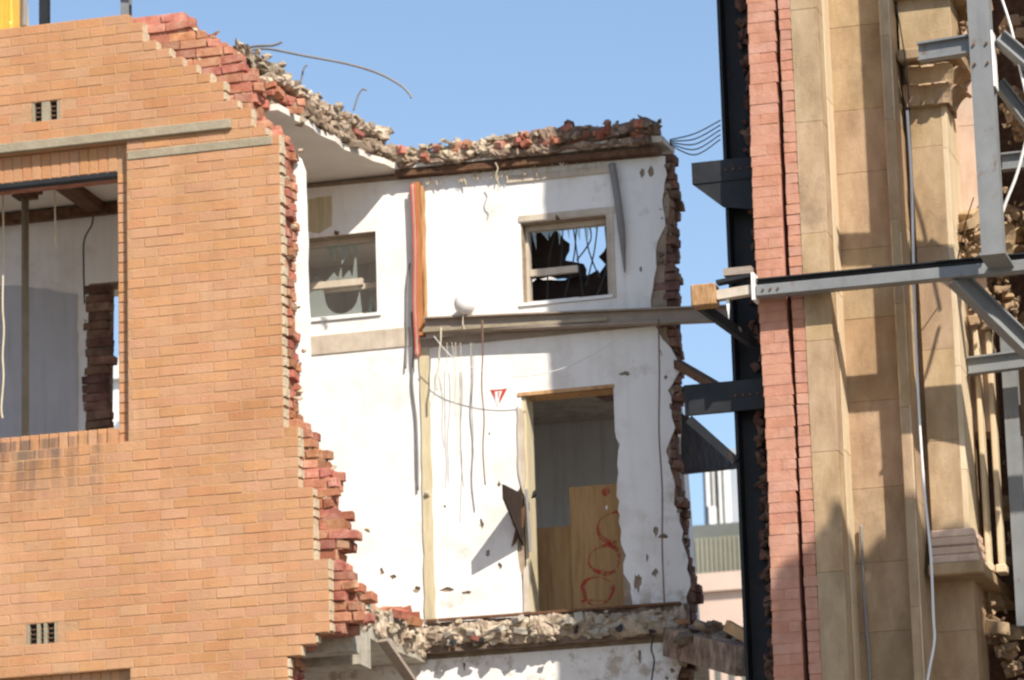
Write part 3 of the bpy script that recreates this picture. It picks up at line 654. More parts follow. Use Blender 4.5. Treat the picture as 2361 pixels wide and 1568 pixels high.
flr = empty('floor_slab', (-10, YW, 7.4), 'thick broken floor slab of pale rubble concrete below the doorway', 'slab')
rg = random.Random(33)
MB().poly([[(-12.4,YW+2.9),(-12.4,YW+0.255)] + [(-7.95,YW+0.255),(-7.8,YW+1.0),(-8.2,YW+2.9)]], 7.36, 7.62, 'z').build('slab_back', 'concrete', flr)
plan = ragged([(-10.02,YW-0.11),(-9.0,YW-0.10),(-7.70,YW-0.10)], 0.12, 0.03, rg) + [(-7.70,YW-0.001),(-10.02,YW-0.001)]
MB().poly([plan], 7.37, 7.63, 'z').build('slab_edge', 'rubble_brown', flr)
FE = [(-10.10,YB+0.42),(-10.12,31.7),(-10.10,32.2),(-10.08,32.8),(-10.05,33.3),(-10.04,YW-0.003)]
plan = [(XL,YB+0.37)] + ragged(FE, 0.12, 0.025, rg)[:-1] + [FE[-1], (XL,YW-0.003)]
MB().poly([plan], 7.30, 7.60, 'z').build('slab_front', 'concrete', flr)
tm = MB()
crust(tm, [(-10.05,YW-0.10,7.50),(-9.6,YW-0.10,7.52),(-9.2,YW-0.11,7.49),(-8.7,YW-0.10,7.52),(-8.3,YW-0.10,7.49),(-7.72,YW-0.10,7.50)], 0.06, 0.095, 0.05, sd=20)
crust(tm, [(x-0.06,y,7.45) for x,y in FE], 0.07, 0.10, 0.05, sd=24)
rubble_line(tm, [(-10.0,YW-0.155,7.51),(-7.72,YW-0.155,7.49)], 90, 0.015, 0.045, (0.05,0.02,0.06), rg)
for i in range(26): tm.chunk((-9.95+i*0.087+jit(0.03), YW-0.15, 7.46+rng.random()*0.1), rng.uniform(.07,.15), .05, rng.uniform(.03,.06))
rubble_line(tm, [(x+0.01,y,7.50) for x,y in FE], 90, 0.02, 0.055, (0.02,0.05,0.06), rg)
for i in range(20):
    x = rng.uniform(-10.0,-7.75)
    o = link('block_fragment', rb[4+rng.randrange(3)], None, flr, (x, YW-0.20+jit(0.02), 7.40+rng.random()*0.16), (jit(0.6), jit(0.35), jit(0.9))); o.scale = (rng.uniform(.35,1.1), rng.uniform(.4,.8), rng.uniform(.5,.95))
    if rng.random() < 0.93: o.material_slots[0].link = 'OBJECT'; o.material_slots[0].material = MATS['concrete']
tag(tm.build('concrete_rubble', 'rubble', flr), kind='stuff')
for i in range(6):                                    # black lumps painted as the shade inside the slab's open cores
    x = -9.8+i*0.36+jit(0.1)
    MB().chunk((x, YW-0.20, 7.43+jit(0.04)), rng.uniform(.03,.06), 0.03, rng.uniform(.03,.055)).build('void_shade', 'cable_black', flr)
MB().bar((-10.0,YW-0.13,7.645),(-7.75,YW-0.12,7.635),0.05,0.02).build('floor_edge_strip', 'rust', flr)
for i in range(26):
    t = rng.random(); p = Vector((-10.12,31.5,7.62)).lerp(Vector((-10.08,33.4,7.62)), t)
    link('brick', rb[rng.randrange(7)], None, flr, (p.x-0.14+jit(0.05), p.y+jit(0.05), p.z+jit(0.02)-0.03), (jit(0.3), jit(0.3), jit(1.2)))
# downstand beam and hanging strip under the front slab
MB().box(XL, -10.06, 31.75, 32.05, 7.02, 7.299).build('downstand_beam', 'concrete', flr)
MB().box(-10.9, -10.02, YB+0.40, YB+0.62, 7.08, 7.29).build('edge_beam', 'concrete', flr)
MB().bar((-9.98,32.15,7.27),(-9.72,32.9,6.65),0.10,0.03).build('hanging_strip', 'beam_paint', flr)

# ------------------------------------------------------------------ rooms behind
bk = empty('rear_wall', (-10.5, YW+2.9, 7.6), 'shaded grey rear wall seen through the doorway and the left sash window', 'wall')
rg = random.Random(44)
outl = [(-12.4,7.62)] + [(-12.4,11.724)] + [(-10.1,11.724)] + ragged([(-9.75,11.60),(-9.62,11.45),(-9.50,11.35),(-9.42,11.1),(-9.3,10.95),(-9.0,10.8),(-8.9,10.5),(-8.62,10.26)], 0.08, 0.03, rg) + [(-8.4,10.2),(-8.3,7.62)]
MB().prism(outl, YW+2.9, YW+3.1).build('wall_face', 'grey_plaster', bk)
MB().box(-12.4,-9.2, YW+2.82, YW+2.899, 8.42, 8.52).build('dado_rail', 'timber_dark', bk)
mz = tag(MB().poly([[(-12.4,YW+0.255),(-8.35,YW+0.255)]+ragged([(-8.3,YW+0.8),(-8.4,YW+1.8),(-8.45,YW+2.89)],0.1,0.03,rg)+[(-12.4,YW+2.89)]], 9.98, 10.16, 'z').build('mezzanine_slab', 'concrete'), 'inner slab over the room behind the doorway', 'slab')
hangb = tag(MB().chunk((-8.75, YW+1.2, 9.86), 0.22, 0.25, 0.11).chunk((-8.6, YW+1.1, 9.84), 0.16, 0.2, 0.10).build('fallen_masonry', 'brown_brick_isl'), 'dark clump of broken masonry hanging under the door head', 'rubble')
# plywood sheets with red spray-painted loops
YP = YW+0.62
def sheet(x0, y0_, x1, y1_, Y, name, label):
    a = at(x0, y0_, Y); b = at(x1, y1_, Y)
    o = MB().box(a.x, b.x, Y, Y+0.018, 7.622, a.z).build(name, 'plywood'); tag(o, label, 'plywood'); return o
pa = sheet(1312, 1124, 1470, 1400, YP, 'plywood_sheet', 'tall plywood sheet sprayed with red loops inside the doorway')
pb = sheet(1190, 1222, 1330, 1400, YP+0.06, 'plywood_sheet', 'low plain plywood sheet leaning behind the doorway beside the sprayed sheet')
sm = MATS['red_paint'].copy(); sm.name = 'red_spray'; MATS['red_spray'] = sm
_n = sm.node_tree.nodes; _l = sm.node_tree.links
_z = _n.new('ShaderNodeTexNoise'); _z.inputs['Scale'].default_value = 22; _z.inputs['Detail'].default_value = 6
_g = _n.new('ShaderNodeNewGeometry'); _l.new(_g.outputs['Position'], _z.inputs['Vector'])
_m = _n.new('ShaderNodeMapRange'); _m.inputs[1].default_value = 0.36; _m.inputs[2].default_value = 0.6; _m.inputs[3].default_value = 0.1; _m.inputs[4].default_value = 0.8; _l.new(_z.outputs['Fac'], _m.inputs[0]); _l.new(_m.outputs[0], _n['Principled BSDF'].inputs['Alpha'])
def loop(cx, cy, rx, ry, a0=0, a1=360, w_=5, tilt=0):
    m = MB(); n = 22; vs = []
    for i in range(n+1):
        a = R(a0+(a1-a0)*i/n); 
        for s_ in (-1, 1):
            wv = w_*(0.7+0.5*math.sin(a*1.7+cx)); wb = 1+0.10*math.sin(2*a+cy)+0.06*math.sin(3*a+cx)
            ex = (rx*wb+s_*wv)*math.cos(a); ey = (ry*wb+s_*wv)*math.sin(a)
            c = at(cx+ex*math.cos(tilt)-ey*math.sin(tilt), cy+ex*math.sin(tilt)+ey*math.cos(tilt), YP-0.003); vs.append(c)
    m.add(vs, [(2*i, 2*i+1, 2*i+3, 2*i+2) for i in range(n)]); k = len(m.v)//1
    o = m.build('spray_mark', 'red_spray', pa); return o
loop(1398, 1133, 5, 8, 0, 360, 5); loop(1412, 1215, 30, 38, 60, 330, 4.5, 0.15); loop(1394, 1290, 32, 36, 30, 380, 4.5, 0.2); loop(1378, 1362, 38, 30, -10, 330, 4.5, -0.25); loop(1372,1388,30,4,170,370,4)

# ------------------------------------------------------------------ fittings on the white wall
a = at(975, 745, YW-0.16); b = at(1745, 722, YW-0.16)
bmw = empty('steel_beam', (a.x, YW-0.12, a.z-0.06), 'brown-grey steel beam spanning the white wall and running on to the column', 'beam')
A_ = Vector((a.x, YW-0.10, 10.275)); B_ = Vector((-6.6, YW-0.10, 10.09))
MB().ibeam(A_, B_, 0.11, 0.135, 0.014).build('beam_section', 'beam_paint', bmw)
MB().bar(A_+Vector((0.0,-0.06,-0.055)), Vector((-8.3,YW-0.16,10.165)), 0.006, 0.03).build('beam_lip', 'ledge', bmw)
lp = empty('globe_lamp', (-9.6, YW-0.05, 10.48), 'round white glass globe lamp on the white wall above the beam', 'lamp')
bm = bmesh.new(); bmesh.ops.create_uvsphere(bm, u_segments=24, v_segments=14, radius=0.098)
for v in bm.verts: v.co.z *= 1.08
me = bpy.data.meshes.new('globe'); bm.to_mesh(me); bm.free()
for p in me.polygons: p.use_smooth = True
gp = at(1072, 700, YW-0.14); link('globe', me, 'opal', lp, (gp.x, YW-0.14, gp.z))
MB().tube([(gp.x,YW-0.05,gp.z),(gp.x,YW-0.001,gp.z)], 0.055, 14).build('base', 'opal', lp)
# warning triangle
c0 = at(1130,897,YW); c1 = at(1172,893,YW); c2 = at(1149,938,YW)
tri = tag(MB().prism([(c0.x,c0.z),(c1.x,c1.z),(c2.x,c2.z)], YW-0.006, YW-0.001).build('triangle_sign', 'white_paint'), 'small red and white downward triangle sign stuck on the white wall', 'sign')
def tri_mark(pts):
    q = [at(x,y,YW) for x,y in pts]; MB().prism([(p.x,p.z) for p in q], YW-0.009, YW-0.0065).build('red_mark', 'red_paint', tri)
tri_mark([(1132,899),(1141,898.5),(1143,921)]); tri_mark([(1170,896),(1160,897),(1152,920),(1151,932)]); tri_mark([(1141,899),(1159,897.5),(1158,901),(1142,902)]); tri_mark([(1148.5,904),(1151.5,904),(1150.5,918),(1149,918)])
# leaning pipe
cable('pipe', [at(1411,378,YW-0.06), at(1424,460,YW-0.06), at(1434,540,YW-0.06), at(1441,628,YW-0.055)], [0.036]*16+[0.033,0.03,0.028,0.024,0.02,0.017,0.014,0.01,0.008], 'cable_grey', 'bent grey pipe hanging beside the right window from the slab', 'pipe')
# hanging cables
rg = random.Random(55)
def hang(x, y0_, y1_, sway, r, m_, label, Y=YW-0.17, group=None):
    p0 = at(x, y0_, Y); p1 = at(x+sway, y1_, Y); pts = []
    for i in range(6):
        t = i/5; pts.append((p0.x+(p1.x-p0.x)*t+ (rg.uniform(-.018,.018) if 0<i<5 else 0), Y+rg.uniform(-.01,.01), p0.z+(p1.z-p0.z)*t))
    cable('hanging_cable', pts, r, m_, label, 'cable', group, 5)
G = 'cables hanging from the beam over the white wall'
T = 'thin loose wire hanging straight down the white wall under the steel beam'
for x, y1_, sw in ((1042,960,8),(1050,1060,4),(1062,1050,-4),(1086,1060,8),(1092,1140,-4),(1030,900,-10)):
    hang(x, 790, y1_, sw, 0.003, 'cable_cream' if x % 4 else 'cable_grey', T, group=G, Y=YW-0.17-0.02*(x % 3))
hang(1112, 738, 1118, 6, 0.007, 'cable_brown', 'thick pale brown double cable hanging from the beam in front of the white wall')
hang(1016, 755, 900, -8, 0.008, 'cable_cream', 'short cream cable looped over the steel beam next to the partition stub')
hang(1068, 700, 760, 2, 0.005, 'cable_cream', 'short flex hanging below the globe lamp')
hang(1518, 735, 1395, 14, 0.0075, 'cable_brown', 'long brown cable running down the shaded right side of the white wall')
hang(1506, 1470, 1600, -2, 0.008, 'cable_black', 'black cable hanging below the floor slab on the lower white wall')
hang(944, 606, 850, -8, 0.008, 'cable_grey', 'grey conduit running down the wall left of the partition stub', Y=YW-0.03)
hang(949, 720, 1130, 14, 0.010, 'cable_grey', 'long bent grey conduit beside the tan partition scar', Y=YW-0.03)
for x, y1_, sw in ((1290,412,4),(1300,410,-2),(1142,440,6)):
    hang(x, 375, y1_, sw, 0.005, 'cable_cream', 'short cream wire end dangling from the upper slab edge', group='wire ends under the upper slab')
cable('sagging_cable', [at(1000,775,YW-0.25), at(1060,835,YW-0.22), at(1180,868,YW-0.2), at(1310,845,YW-0.2), at(1440,772,YW-0.2)], 0.004, 'cable_white', 'thin white cable sagging across the wall under the beam')
# tangled wires in the right window
for i, (x0,y0_,x1,y1_) in enumerate([(1290,500,1262,700),(1300,495,1290,640),(1330,500,1300,690),(1345,495,1382,640),(1380,495,1350,660),(1355,505,1330,600),(1393,500,1372,690),(1318,500,1345,690)]):
    p0 = at(x0,y0_,YW+0.2); p1 = at(x1,y1_,YW+0.2); mid = (p0+p1)/2+Vector((jit(0.08),0.1+jit(0.1),jit(0.05)))
    cable('tangled_wire', [p0, mid, p1], 0.007, 'cable_black', 'black tangled wire across the broken right sash window', 'wire', 'wires in the broken window')
rg = random.Random(66)
def torn(pts, Y, label, th=0.03):
    q = [at(x,y,Y) for x,y in pts]; q.append(q[0])
    return tag(MB().prism(ragged([(p.x,p.z) for p in q], 0.05, 0.018, rg)[:-1], Y, Y+th).build('torn_roofing', 'char'), label, 'roofing')
torn([(1195,520),(1262,520),(1290,538),(1312,560),(1302,600),(1345,608),(1350,640),(1195,640)], YW+0.5, 'dark torn roofing sheet hanging behind the upper right sash')
torn([(1195,680),(1195,720),(1250,720),(1300,715),(1398,712),(1402,668),(1385,640),(1378,622),(1345,636),(1318,640),(1270,645),(1240,640)], YW+0.6, 'dark torn roofing heap behind the lower right sash')
torn([(1360,700),(1402,690),(1402,560),(1392,580),(1380,592),(1396,610),(1376,640)], YW+0.75, 'dark torn roofing strip at the right side of the broken sash window')
# ------------------------------------------------------------------ things seen through the street window
c = at(58, 500, 32.6)
pp = empty('prop_post', (c.x, 32.6, 7.6), 'slim grey-brown adjustable prop standing in the room behind the street window', 'post')
MB().tube([(c.x,32.6,7.6),(c.x,32.6,11.55)], 0.034, 12).build('tube', 'ledge', pp, True)
MB().box(c.x-0.09,c.x+0.09,32.51,32.69,11.55,11.60).build('head_plate', 'timber_dark', pp)
MB().box(c.x-0.12,c.x+0.12,32.48,32.72,11.601,11.724).build('head_timber', 'timber_dark', pp)
def strap(x, y0_, y1_, m_, label, Y=31.6, pts=None, r=0.006):
    q = pts or [(x,y0_),(x+1,(y0_+y1_)/2),(x+3,y1_)]
    cable('loose_rope', [at(a_,b_,Y) for a_,b_ in q], r, m_, label, 'rope')
strap(126, 405, 575, 'cable_cream', 'pale cord hanging from the lintel of the street window', r=0.008)
strap(6, 0, 0, 'cable_cream', 'long twisted cream cord hanging at the side of the street window', pts=[(6,415),(8,560),(6,700),(9,760),(6,820),(8,870),(3,940),(6,965)], r=0.009)
strap(215, 0, 0, 'cable_black', 'kinked black cord hanging on the rear plaster behind the street window', Y=33.4, pts=[(215,500),(211,520),(194,555),(193,620),(195,700)], r=0.008)
rp = tag(MB().prism(ragged([(-14.28,8.0),(-13.28,8.0),(-13.26,10.9),(-13.55,10.98),(-14.0,11.05),(-14.28,11.06),(-14.28,8.0)], 0.1, 0.012, random.Random(3))[:-1], YW-0.012, YW-0.001).build('lining_sheet', 'lining'), 'bluish grey lining sheet on the rear wall behind the street window', 'lining')

# ------------------------------------------------------------------ right-hand facade: brick end and sandstone
fa = empty('sandstone_facade', (-5.8, YB+0.5, 0), 'tall sandstone facade with pink brick torn end, piers and carved capitals', 'facade')
ph = [brick_mesh(0.112, 0.23, CH-0.0012, i+120, 0.0022, 0.002) for i in range(4)]; pn = [brick_mesh(0.098, 0.23, CH-0.0012, i+130, 0.004, 0.004) for i in range(3)]
for m_ in ph+pn: m_.materials.append(MATS['pink_brick'])
out_ = MB(); pm = MB()
rg = random.Random(77)
def stone_col(x0, x1, y0, y1, z0, z1, hs, m_, name='stone_block', gap=0.001, bev=0.0035):
    z = z0; i = 0
    while z < z1-0.05:
        h = min(hs*rg.uniform(0.85,1.15), z1-z)
        o = MB().box(x0, x1, y0+rg.uniform(-.0015,.0015), y1, z+gap/2, z+h-gap/2).build(name, m_, fa); bevelled(o.data, bev); z += h; i += 1
for k in range(-4, 128):
    z = 5.0+k*CH*1.0
    if z > 15.6: break
    dx = 0.012*math.sin(z*1.7)+rg.uniform(-.004,.004)
    dr = 0.005*math.sin(z*3.1)+rg.uniform(-.004,.004); db = 0.004*math.sin(z*2.3)+rg.uniform(-.004,.003)
    if (k % 3) != 1: row = [(-6.445+dx, ph[rg.randrange(4)], (0.225+dr)/0.112)]
    else:
        cut = 0.112+rg.uniform(-.03,.03); row = [(-6.445+dx, ph[rg.randrange(4)], cut/0.112), (-6.445+dx+cut+0.001, ph[rg.randrange(4)], (0.224+dr-cut)/0.112)]
    row.append((-6.178+db, pn[rg.randrange(3)], (0.098-db)/0.098))
    for (xx, mm, sc) in row:
        if 6.1 < z < 12.4: link('end_brick', mm, None, fa, (xx, YB+rg.uniform(-.003,.003), z+0.001), (0,0,rg.uniform(-.004,.004))).scale = (sc, 1, 1)
        else: out_.add([(v.co.x*sc+xx, v.co.y+YB, v.co.z+z+0.003) for v in mm.vertices], [tuple(f.vertices) for f in mm.polygons])
tag(out_.build('end_brickwork', 'pink_brick_isl', fa), kind='stuff')
MB().box(-6.43, -6.222, YB+0.006, YB+0.235, 4.5, 15.7).box(-6.17,-6.09,YB+0.008,YB+0.235,4.5,15.7).build('end_core', 'pink_brick_isl', fa)
MB().box(-6.43,-6.09,YB+0.236,YB+0.249,4.5,15.7).build('end_backing', 'timber_dark', fa)
MB().box(-6.46, -3.0, YB+0.25, YB+0.45, 0, 4.6).build('facade_base', 'stone', fa)
stone_col(-6.078, -5.862, YB-0.004, YB+0.249, 4.6, 15.6, 0.9, 'stone')
stone_col(-6.05, -5.858, YB+0.251, YB+0.51, 4.6, 15.6, 1.4, 'stone_pale')
P1 = YB+0.50
stone_col(-5.90, -5.36, P1, P1+0.3, 4.6, 15.6, 0.62, 'stone')
# second pier (front set back), its right return, third pier and pink panel
stone_col(-5.405, -5.315, YB+0.28, YB+0.78, 4.6, 15.6, 0.8, 'stone')
stone_col(-5.33, -5.318, YB+0.28, YB+0.80, 4.6, 15.6, 1.1, 'stone_pale')
stone_col(-5.36, -4.97, YB+0.74, YB+1.3, 4.6, 15.6, 0.75, 'stone')
stone_col(-5.0, -4.955, YB+0.60, YB+1.15, 7.40, 11.2, 0.9, 'stone_pale')
stone_col(-5.255, -5.0, YB+0.60, YB+0.739, 7.72, 11.2, 0.8, 'stone')
stone_col(-5.0, -4.79, YB+1.16, YB+1.45, 8.6, 15.6, 0.8, 'stone_pink')
stone_col(-4.0, -2.8, YB+0.62, YB+2.3, 0, 15.6, 1.2, 'stone')  # unseen pier beyond the right edge, added to keep sun off the deep bay
# base mouldings of the third pier
for i, (dz, p_) in enumerate(((7.65,0.02),(7.58,0.045),(7.50,0.075),(7.43,0.10))):
    o = MB().box(-5.27-0.0, -4.93+p_*0.5, YB+0.60-p_, YB+1.15, dz, dz+0.069).build('base_moulding', 'stone_pink', fa); bevelled(o.data, 0.012)
o = MB().box(-5.28, -4.84, YB+0.44, YB+1.5, 7.33, 7.425).build('sill_course', 'stone', fa); bevelled(o.data, 0.012)
o = MB().box(-5.28, -4.84, YB+1.5, YB+2.8, 7.33, 7.425).build('sill_course', 'stone', fa)
# colonnettes beside the pier
for (xa, xb, yy, m_) in ((-4.905,-4.865,YB+1.0,'stone_pale'),(-4.82,-4.775,YB+1.1,'stone_pale'),(-4.62,-4.56,YB+1.4,'stone'),(-4.50,-4.44,YB+1.5,'stone_pale')):
    o = MB().box(xa, xb, yy, yy+0.14, 7.43, 9.42).build('stone_strip', m_, fa); bevelled(o.data, 0.008)
    o = MB().box(xa-0.02, xb+0.02, yy-0.02, yy+0.15, 7.432, 7.50).build('strip_base', m_, fa); bevelled(o.data, 0.008)
stone_col(-4.72, -4.0, YB+1.6, YB+1.9, 6.0, 8.9, 0.55, 'stone')
# carved capitals: blocks with curled leaves
def leaf(m, base, out, side, h, wd, curl):
    base = Vector(base); out = Vector(out).normalized(); side = Vector(side).normalized(); n = 6; k = len(m.v); T_ = 0.022
    for i in range(n+1):
        t = i/n; a = t*curl
        c = base + Vector((0,0,1))*h*math.sin(min(a,2.6))/1.0*0.9*(0.55+0.45*t) + out*h*0.55*(1-math.cos(a))*0.8
        ww = wd*(0.55+0.75*math.sin(math.pi*(0.15+0.75*t)))
        nrm = (out*math.cos(a)*1 - Vector((0,0,1))*math.sin(a)*(-1)).normalized()
        for s_ in (-1, 0, 1):
            m.v.append(tuple(c+side*s_*ww/2+out*(0.012 if s_ == 0 else 0))); 
        for s_ in (-1, 0, 1):
            m.v.append(tuple(c+side*s_*ww/2-out*T_))
    for i in range(n):
        a = k+i*6; b = a+6
        m.f += [(a,a+1,b+1,b),(a+1,a+2,b+2,b+1),(a+3,b+3,b+4,a+4),(a+4,b+4,b+5,a+5),(a,b,b+3,a+3),(a+2,a+5,b+5,b+2)]
    a = k; m.f += [(a,a+3,a+4,a+1),(a+1,a+4,a+5,a+2)]; a = k+n*6; m.f += [(a,a+1,a+4,a+3),(a+1,a+2,a+5,a+4)]
def capital(x0, x1, yf, z0, z1, n):
    o = MB().box(x0+0.03, x1-0.03, yf+0.04, yf+0.5, z0, z1).build('capital', 'stone', fa)
    for row in range(2):
        for i in range(n):
            m = MB(); xx = x0+(i+0.5+0.25*row)*(x1-x0)/n
            leaf(m, (xx, yf+0.03-row*0.02, z0+row*(z1-z0)*0.42), (0,-1,0), (1,0,0), (z1-z0)*0.52, (x1-x0)/n*0.9, 2.2+rg.uniform(-.3,.3)); m.build('leaf', 'stone', o)
        for i in range(2):
            m = MB(); leaf(m, (x1-0.02+row*0.02, yf+0.12+i*0.2, z0+row*(z1-z0)*0.42), (1,0,0), (0,1,0), (z1-z0)*0.52, 0.17, 2.3); m.build('leaf', 'stone', o)
    return o
capital(-5.27, -4.9, YB+0.50, 11.2, 11.56, 3)
o = MB().box(-5.30,-4.80,YB+0.42,YB+1.3,11.56,11.66).build('abacus','stone',fa); bevelled(o.data,0.015)
stone_col(-5.29, -4.86, YB+0.5, YB+1.3, 11.66, 12.1, 0.5, 'stone')
o = MB().box(-5.33,-4.75,YB+0.40,YB+1.35,12.1,12.2).build('cornice','stone',fa); bevelled(o.data,0.02)
capital(-4.95, -4.55, YB+1.0, 9.95, 10.3, 3)
stone_col(-4.94, -4.66, YB+1.05, YB+1.3, 10.3, 10.42, 0.2, 'stone_pale')
sbm = [brick_mesh(0.15, 0.13, 0.11, i+200, 0.022, 0.006) for i in range(6)]
for m_ in sbm: m_.materials.append(MATS['stone'])
cv = MB()
for (x0,y0_,x1,y1_,n,Y) in [(2320,60,2370,160,10,32.3),(2320,220,2370,330,9,32.3),(2300,460,2365,560,12,32.2),(2300,640,2368,800,13,32.2),(2240,120,2250,30,5,31.9),(2335,1010,2350,1290,10,32.5),(2262,1400,2361,1568,20,32.3),(2205,530,2245,570,9,31.9),(2240,680,2300,760,10,32.0)]:
    for i in range(n):
        t = (i+rg.random()*0.8)/n; p = at(x0+(x1-x0)*t, y0_+(y1_-y0_)*t, Y); k_ = rg.uniform(.35,1.1)
        o = link('broken_stone', sbm[rg.randrange(6)], None, fa, (p.x-0.06+rg.gauss(0,.05), p.y+rg.uniform(-.1,.2), p.z+rg.gauss(0,.05)), (rg.gauss(0,.25), rg.gauss(0,.3), rg.gauss(0,.5)))
        o.scale = (k_, k_*rg.uniform(.7,1.2), k_*rg.uniform(.5,1.3))
        for q in range(3): cv.chunk((p.x+rg.gauss(0,.07), p.y+rg.uniform(-.12,.1), p.z+rg.gauss(0,.06)), rg.uniform(.012,.04), .025, rg.uniform(.012,.04), rg)
tag(cv.build('stone_fragments', 'stone_isl', fa), kind='stuff')
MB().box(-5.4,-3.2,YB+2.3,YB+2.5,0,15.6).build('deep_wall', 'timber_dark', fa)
# ------------------------------------------------------------------ dark steel column
Yc = YB+0.42
xc0 = ax(1652,0,Yc); xc1 = ax(1739,0,Yc)
col = empty('steel_column', ((xc0+xc1)/2, Yc, 0), 'dark navy steel channel column in shade left of the pink brick end', 'column')
MB().box(xc0, xc0+0.025, Yc, Yc+0.22, 0, 15.5).build('flange', 'steel_dark', col)
MB().box(xc1-0.055, xc1, Yc-0.03, Yc+0.22, 0, 15.5).build('flange', 'steel_dark', col)
MB().box(xc0+0.026, xc1-0.056, Yc+0.17, Yc+0.20, 0, 15.5).build('web', 'steel_dark', col)
cb = MB(); rg = random.Random(88)
for i in range(150):
    z = rg.uniform(6.2, 12.5); cb.chunk((xc1-0.10+rg.uniform(-.06,.02), Yc+0.12, z), rg.uniform(.03,.06), 0.06, rg.uniform(.03,.07), rg)
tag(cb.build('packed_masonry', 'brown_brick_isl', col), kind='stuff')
def bracket(x0, y0_, x1, y1_, gx, gy, label, solid=True):
    p = at(x0,y0_,Yc-0.02); q = at(x1,y1_,Yc-0.02)
    b = empty('steel_bracket', (p.x,Yc,p.z), label, 'bracket')
    MB().box(p.x, xc1-0.06, Yc-0.05, Yc-0.003, q.z, p.z).build('plate', 'steel_dark', b)
    g_ = at(gx,gy,Yc-0.02)
    for i in range(4): MB().tube([(xc0+0.03+i*0.06, Yc-0.062, (p.z+q.z)/2), (xc0+0.03+i*0.06, Yc-0.049, (p.z+q.z)/2)], 0.011, 6).build('bolt', 'rust', b)
    if not solid: MB().bar((p.x+0.03,Yc-0.03,q.z-0.03),(g_.x+0.03,Yc-0.03,g_.z),0.03,0.07).build('strut', 'steel_dark', b); return b
    MB().prism([(p.x+0.004,q.z-0.002),(xc1-0.062,q.z-0.002),(xc1-0.062,g_.z-0.05),(g_.x,g_.z)], Yc-0.04, Yc-0.012).build('gusset', 'steel_dark', b); return b
bracket(1596,378,1740,412,1668,478,'dark steel bracket with sloping gusset high on the column')
bracket(1578,890,1740,945,1690,1065,'wide dark steel bracket low on the column with a diagonal strut', False)
# wires to the column
for i in range(5):
    p0 = at(1545,322+i*3,YW-0.05); p1 = at(1660,278+i*11,Yc+0.1); m_ = (p0+p1)/2-Vector((0,0,0.03+0.02*i))
    cable('steel_wire', [p0,m_,p1], 0.006, 'cable_black', 'dark wire strung from the slab corner to the steel column', 'wire', 'wires from slab corner to column')
# ------------------------------------------------------------------ shoring frame in front of the facade
YF = YB-0.20
zt, zb_ = az(1740,640,YF), az(1740,683,YF)
bx = empty('shoring_beam', (-6.5, YF, zb_), 'long grey steel channel beam clamped across the sandstone facade', 'beam')
x0 = ax(1742,660,YF); hb = zt-zb_
zm = zb_+hb*0.60
o = MB().box(x0, -2.6, YF, YF+0.12, zb_, zm).build('lower_chord', 'steel', bx); bevelled(o.data, 0.006)
MB().box(x0, -2.6, YF+0.075, YF+0.09, zm+0.001, zt-0.012).build('web', 'steel_dark', bx)  # near-black colour paints the top flange's shadow band on the grey beam
MB().box(x0, -2.6, YF+0.03, YF+0.13, zt-0.011, zt).build('top_flange', 'steel_dark', bx)  # same dark colour, upper edge of the painted shadow band
MB().box(x0-0.03, x0-0.006, YF-0.02, YF+0.14, zb_-0.03, zt+0.04).build('end_plate', 'white_paint', bx)
xe = ax(1650,660,YF); xw = ax(1592,660,YF)
MB().bar((xe,YF+0.06,(zt+zb_)/2-0.03),(x0-0.031,YF+0.06,(zt+zb_)/2-0.01),0.09,0.075).build('extension', 'frame_paint', bx)
MB().bar((xe,YF+0.06,zt+0.0),(x0-0.031,YF+0.06,zt+0.03),0.10,0.028).build('extension_top', 'steel_dark', bx)
MB().box(ax(1665,600,YF),x0-0.031,YF+0.02,YF+0.1,zt+0.046,zt+0.105).build('packer','beam_paint',bx)
o = MB().box(xw, xe-0.003, YF-0.01, YF+0.14, zb_-0.035, zt-0.01).build('timber_block', 'timber_rust'); bevelled(o.data,0.01); tag(o,'weathered orange timber block at the free end of the shoring beam','timber')
c = at(1676,700,YF+0.02)
rag = tag(MB().prism([(c.x-0.012,c.z+0.06),(c.x+0.012,c.z+0.06),(c.x+0.014,c.z-0.0),(c.x+0.004,c.z-0.12),(c.x-0.01,c.z-0.02)], YF+0.05, YF+0.058).build('rag','white_paint'),'small pale rag hanging under the shoring beam extension','rag')
br = tag(MB().bar((ax(1612,702,YF+0.1),YF+0.15,az(1612,702,YF+0.1)),(ax(1745,800,Yc),Yc-0.09,az(1745,800,Yc)),0.06,0.075).build('diagonal_brace','steel_dark'),'dark diagonal strut from the timber block down to the column','brace')
# upright post and its attachments
for i in range(3):
    for zz in (zb_+0.02, zt-0.03):
        MB().tube([(x0+0.06+i*0.06, YF-0.014, zb_+0.045), (x0+0.06+i*0.06, YF+0.001, zb_+0.045)], 0.010, 6).build('bolt', 'rust', bx) if zz < zt-0.05 else None
YPo = YB-0.62
xp = ax(2272,300,YPo); zp0 = az(2288,582,YPo)
po = empty('shoring_post', (xp, YPo, zp0), 'upright grey steel I-section post standing above the shoring beam', 'post')
MB().ibeam((xp,YPo+0.06,zp0),(xp,YPo+0.06,15.2),0.17,0.15,0.016,(0,1,0)).build('post_section','steel',po)
MB().box(xp-0.10,xp+0.10,YPo-0.03,YPo+0.42,zp0-0.022,zp0-0.001).build('base_plate','steel',po)
MB().box(xp+0.086,xp+0.10,YPo-0.02,YPo+0.14,az(2290,200,YPo),az(2290,70,YPo)).build('cleat','white_paint',po)
for i in range(4): MB().tube([(xp-0.05+(i % 2)*0.1, YPo-0.033, az(2290,100,YPo)-(i//2)*0.16), (xp-0.05+(i % 2)*0.1, YPo-0.014, az(2290,100,YPo)-(i//2)*0.16)], 0.012, 6).build('bolt', 'rust', po)
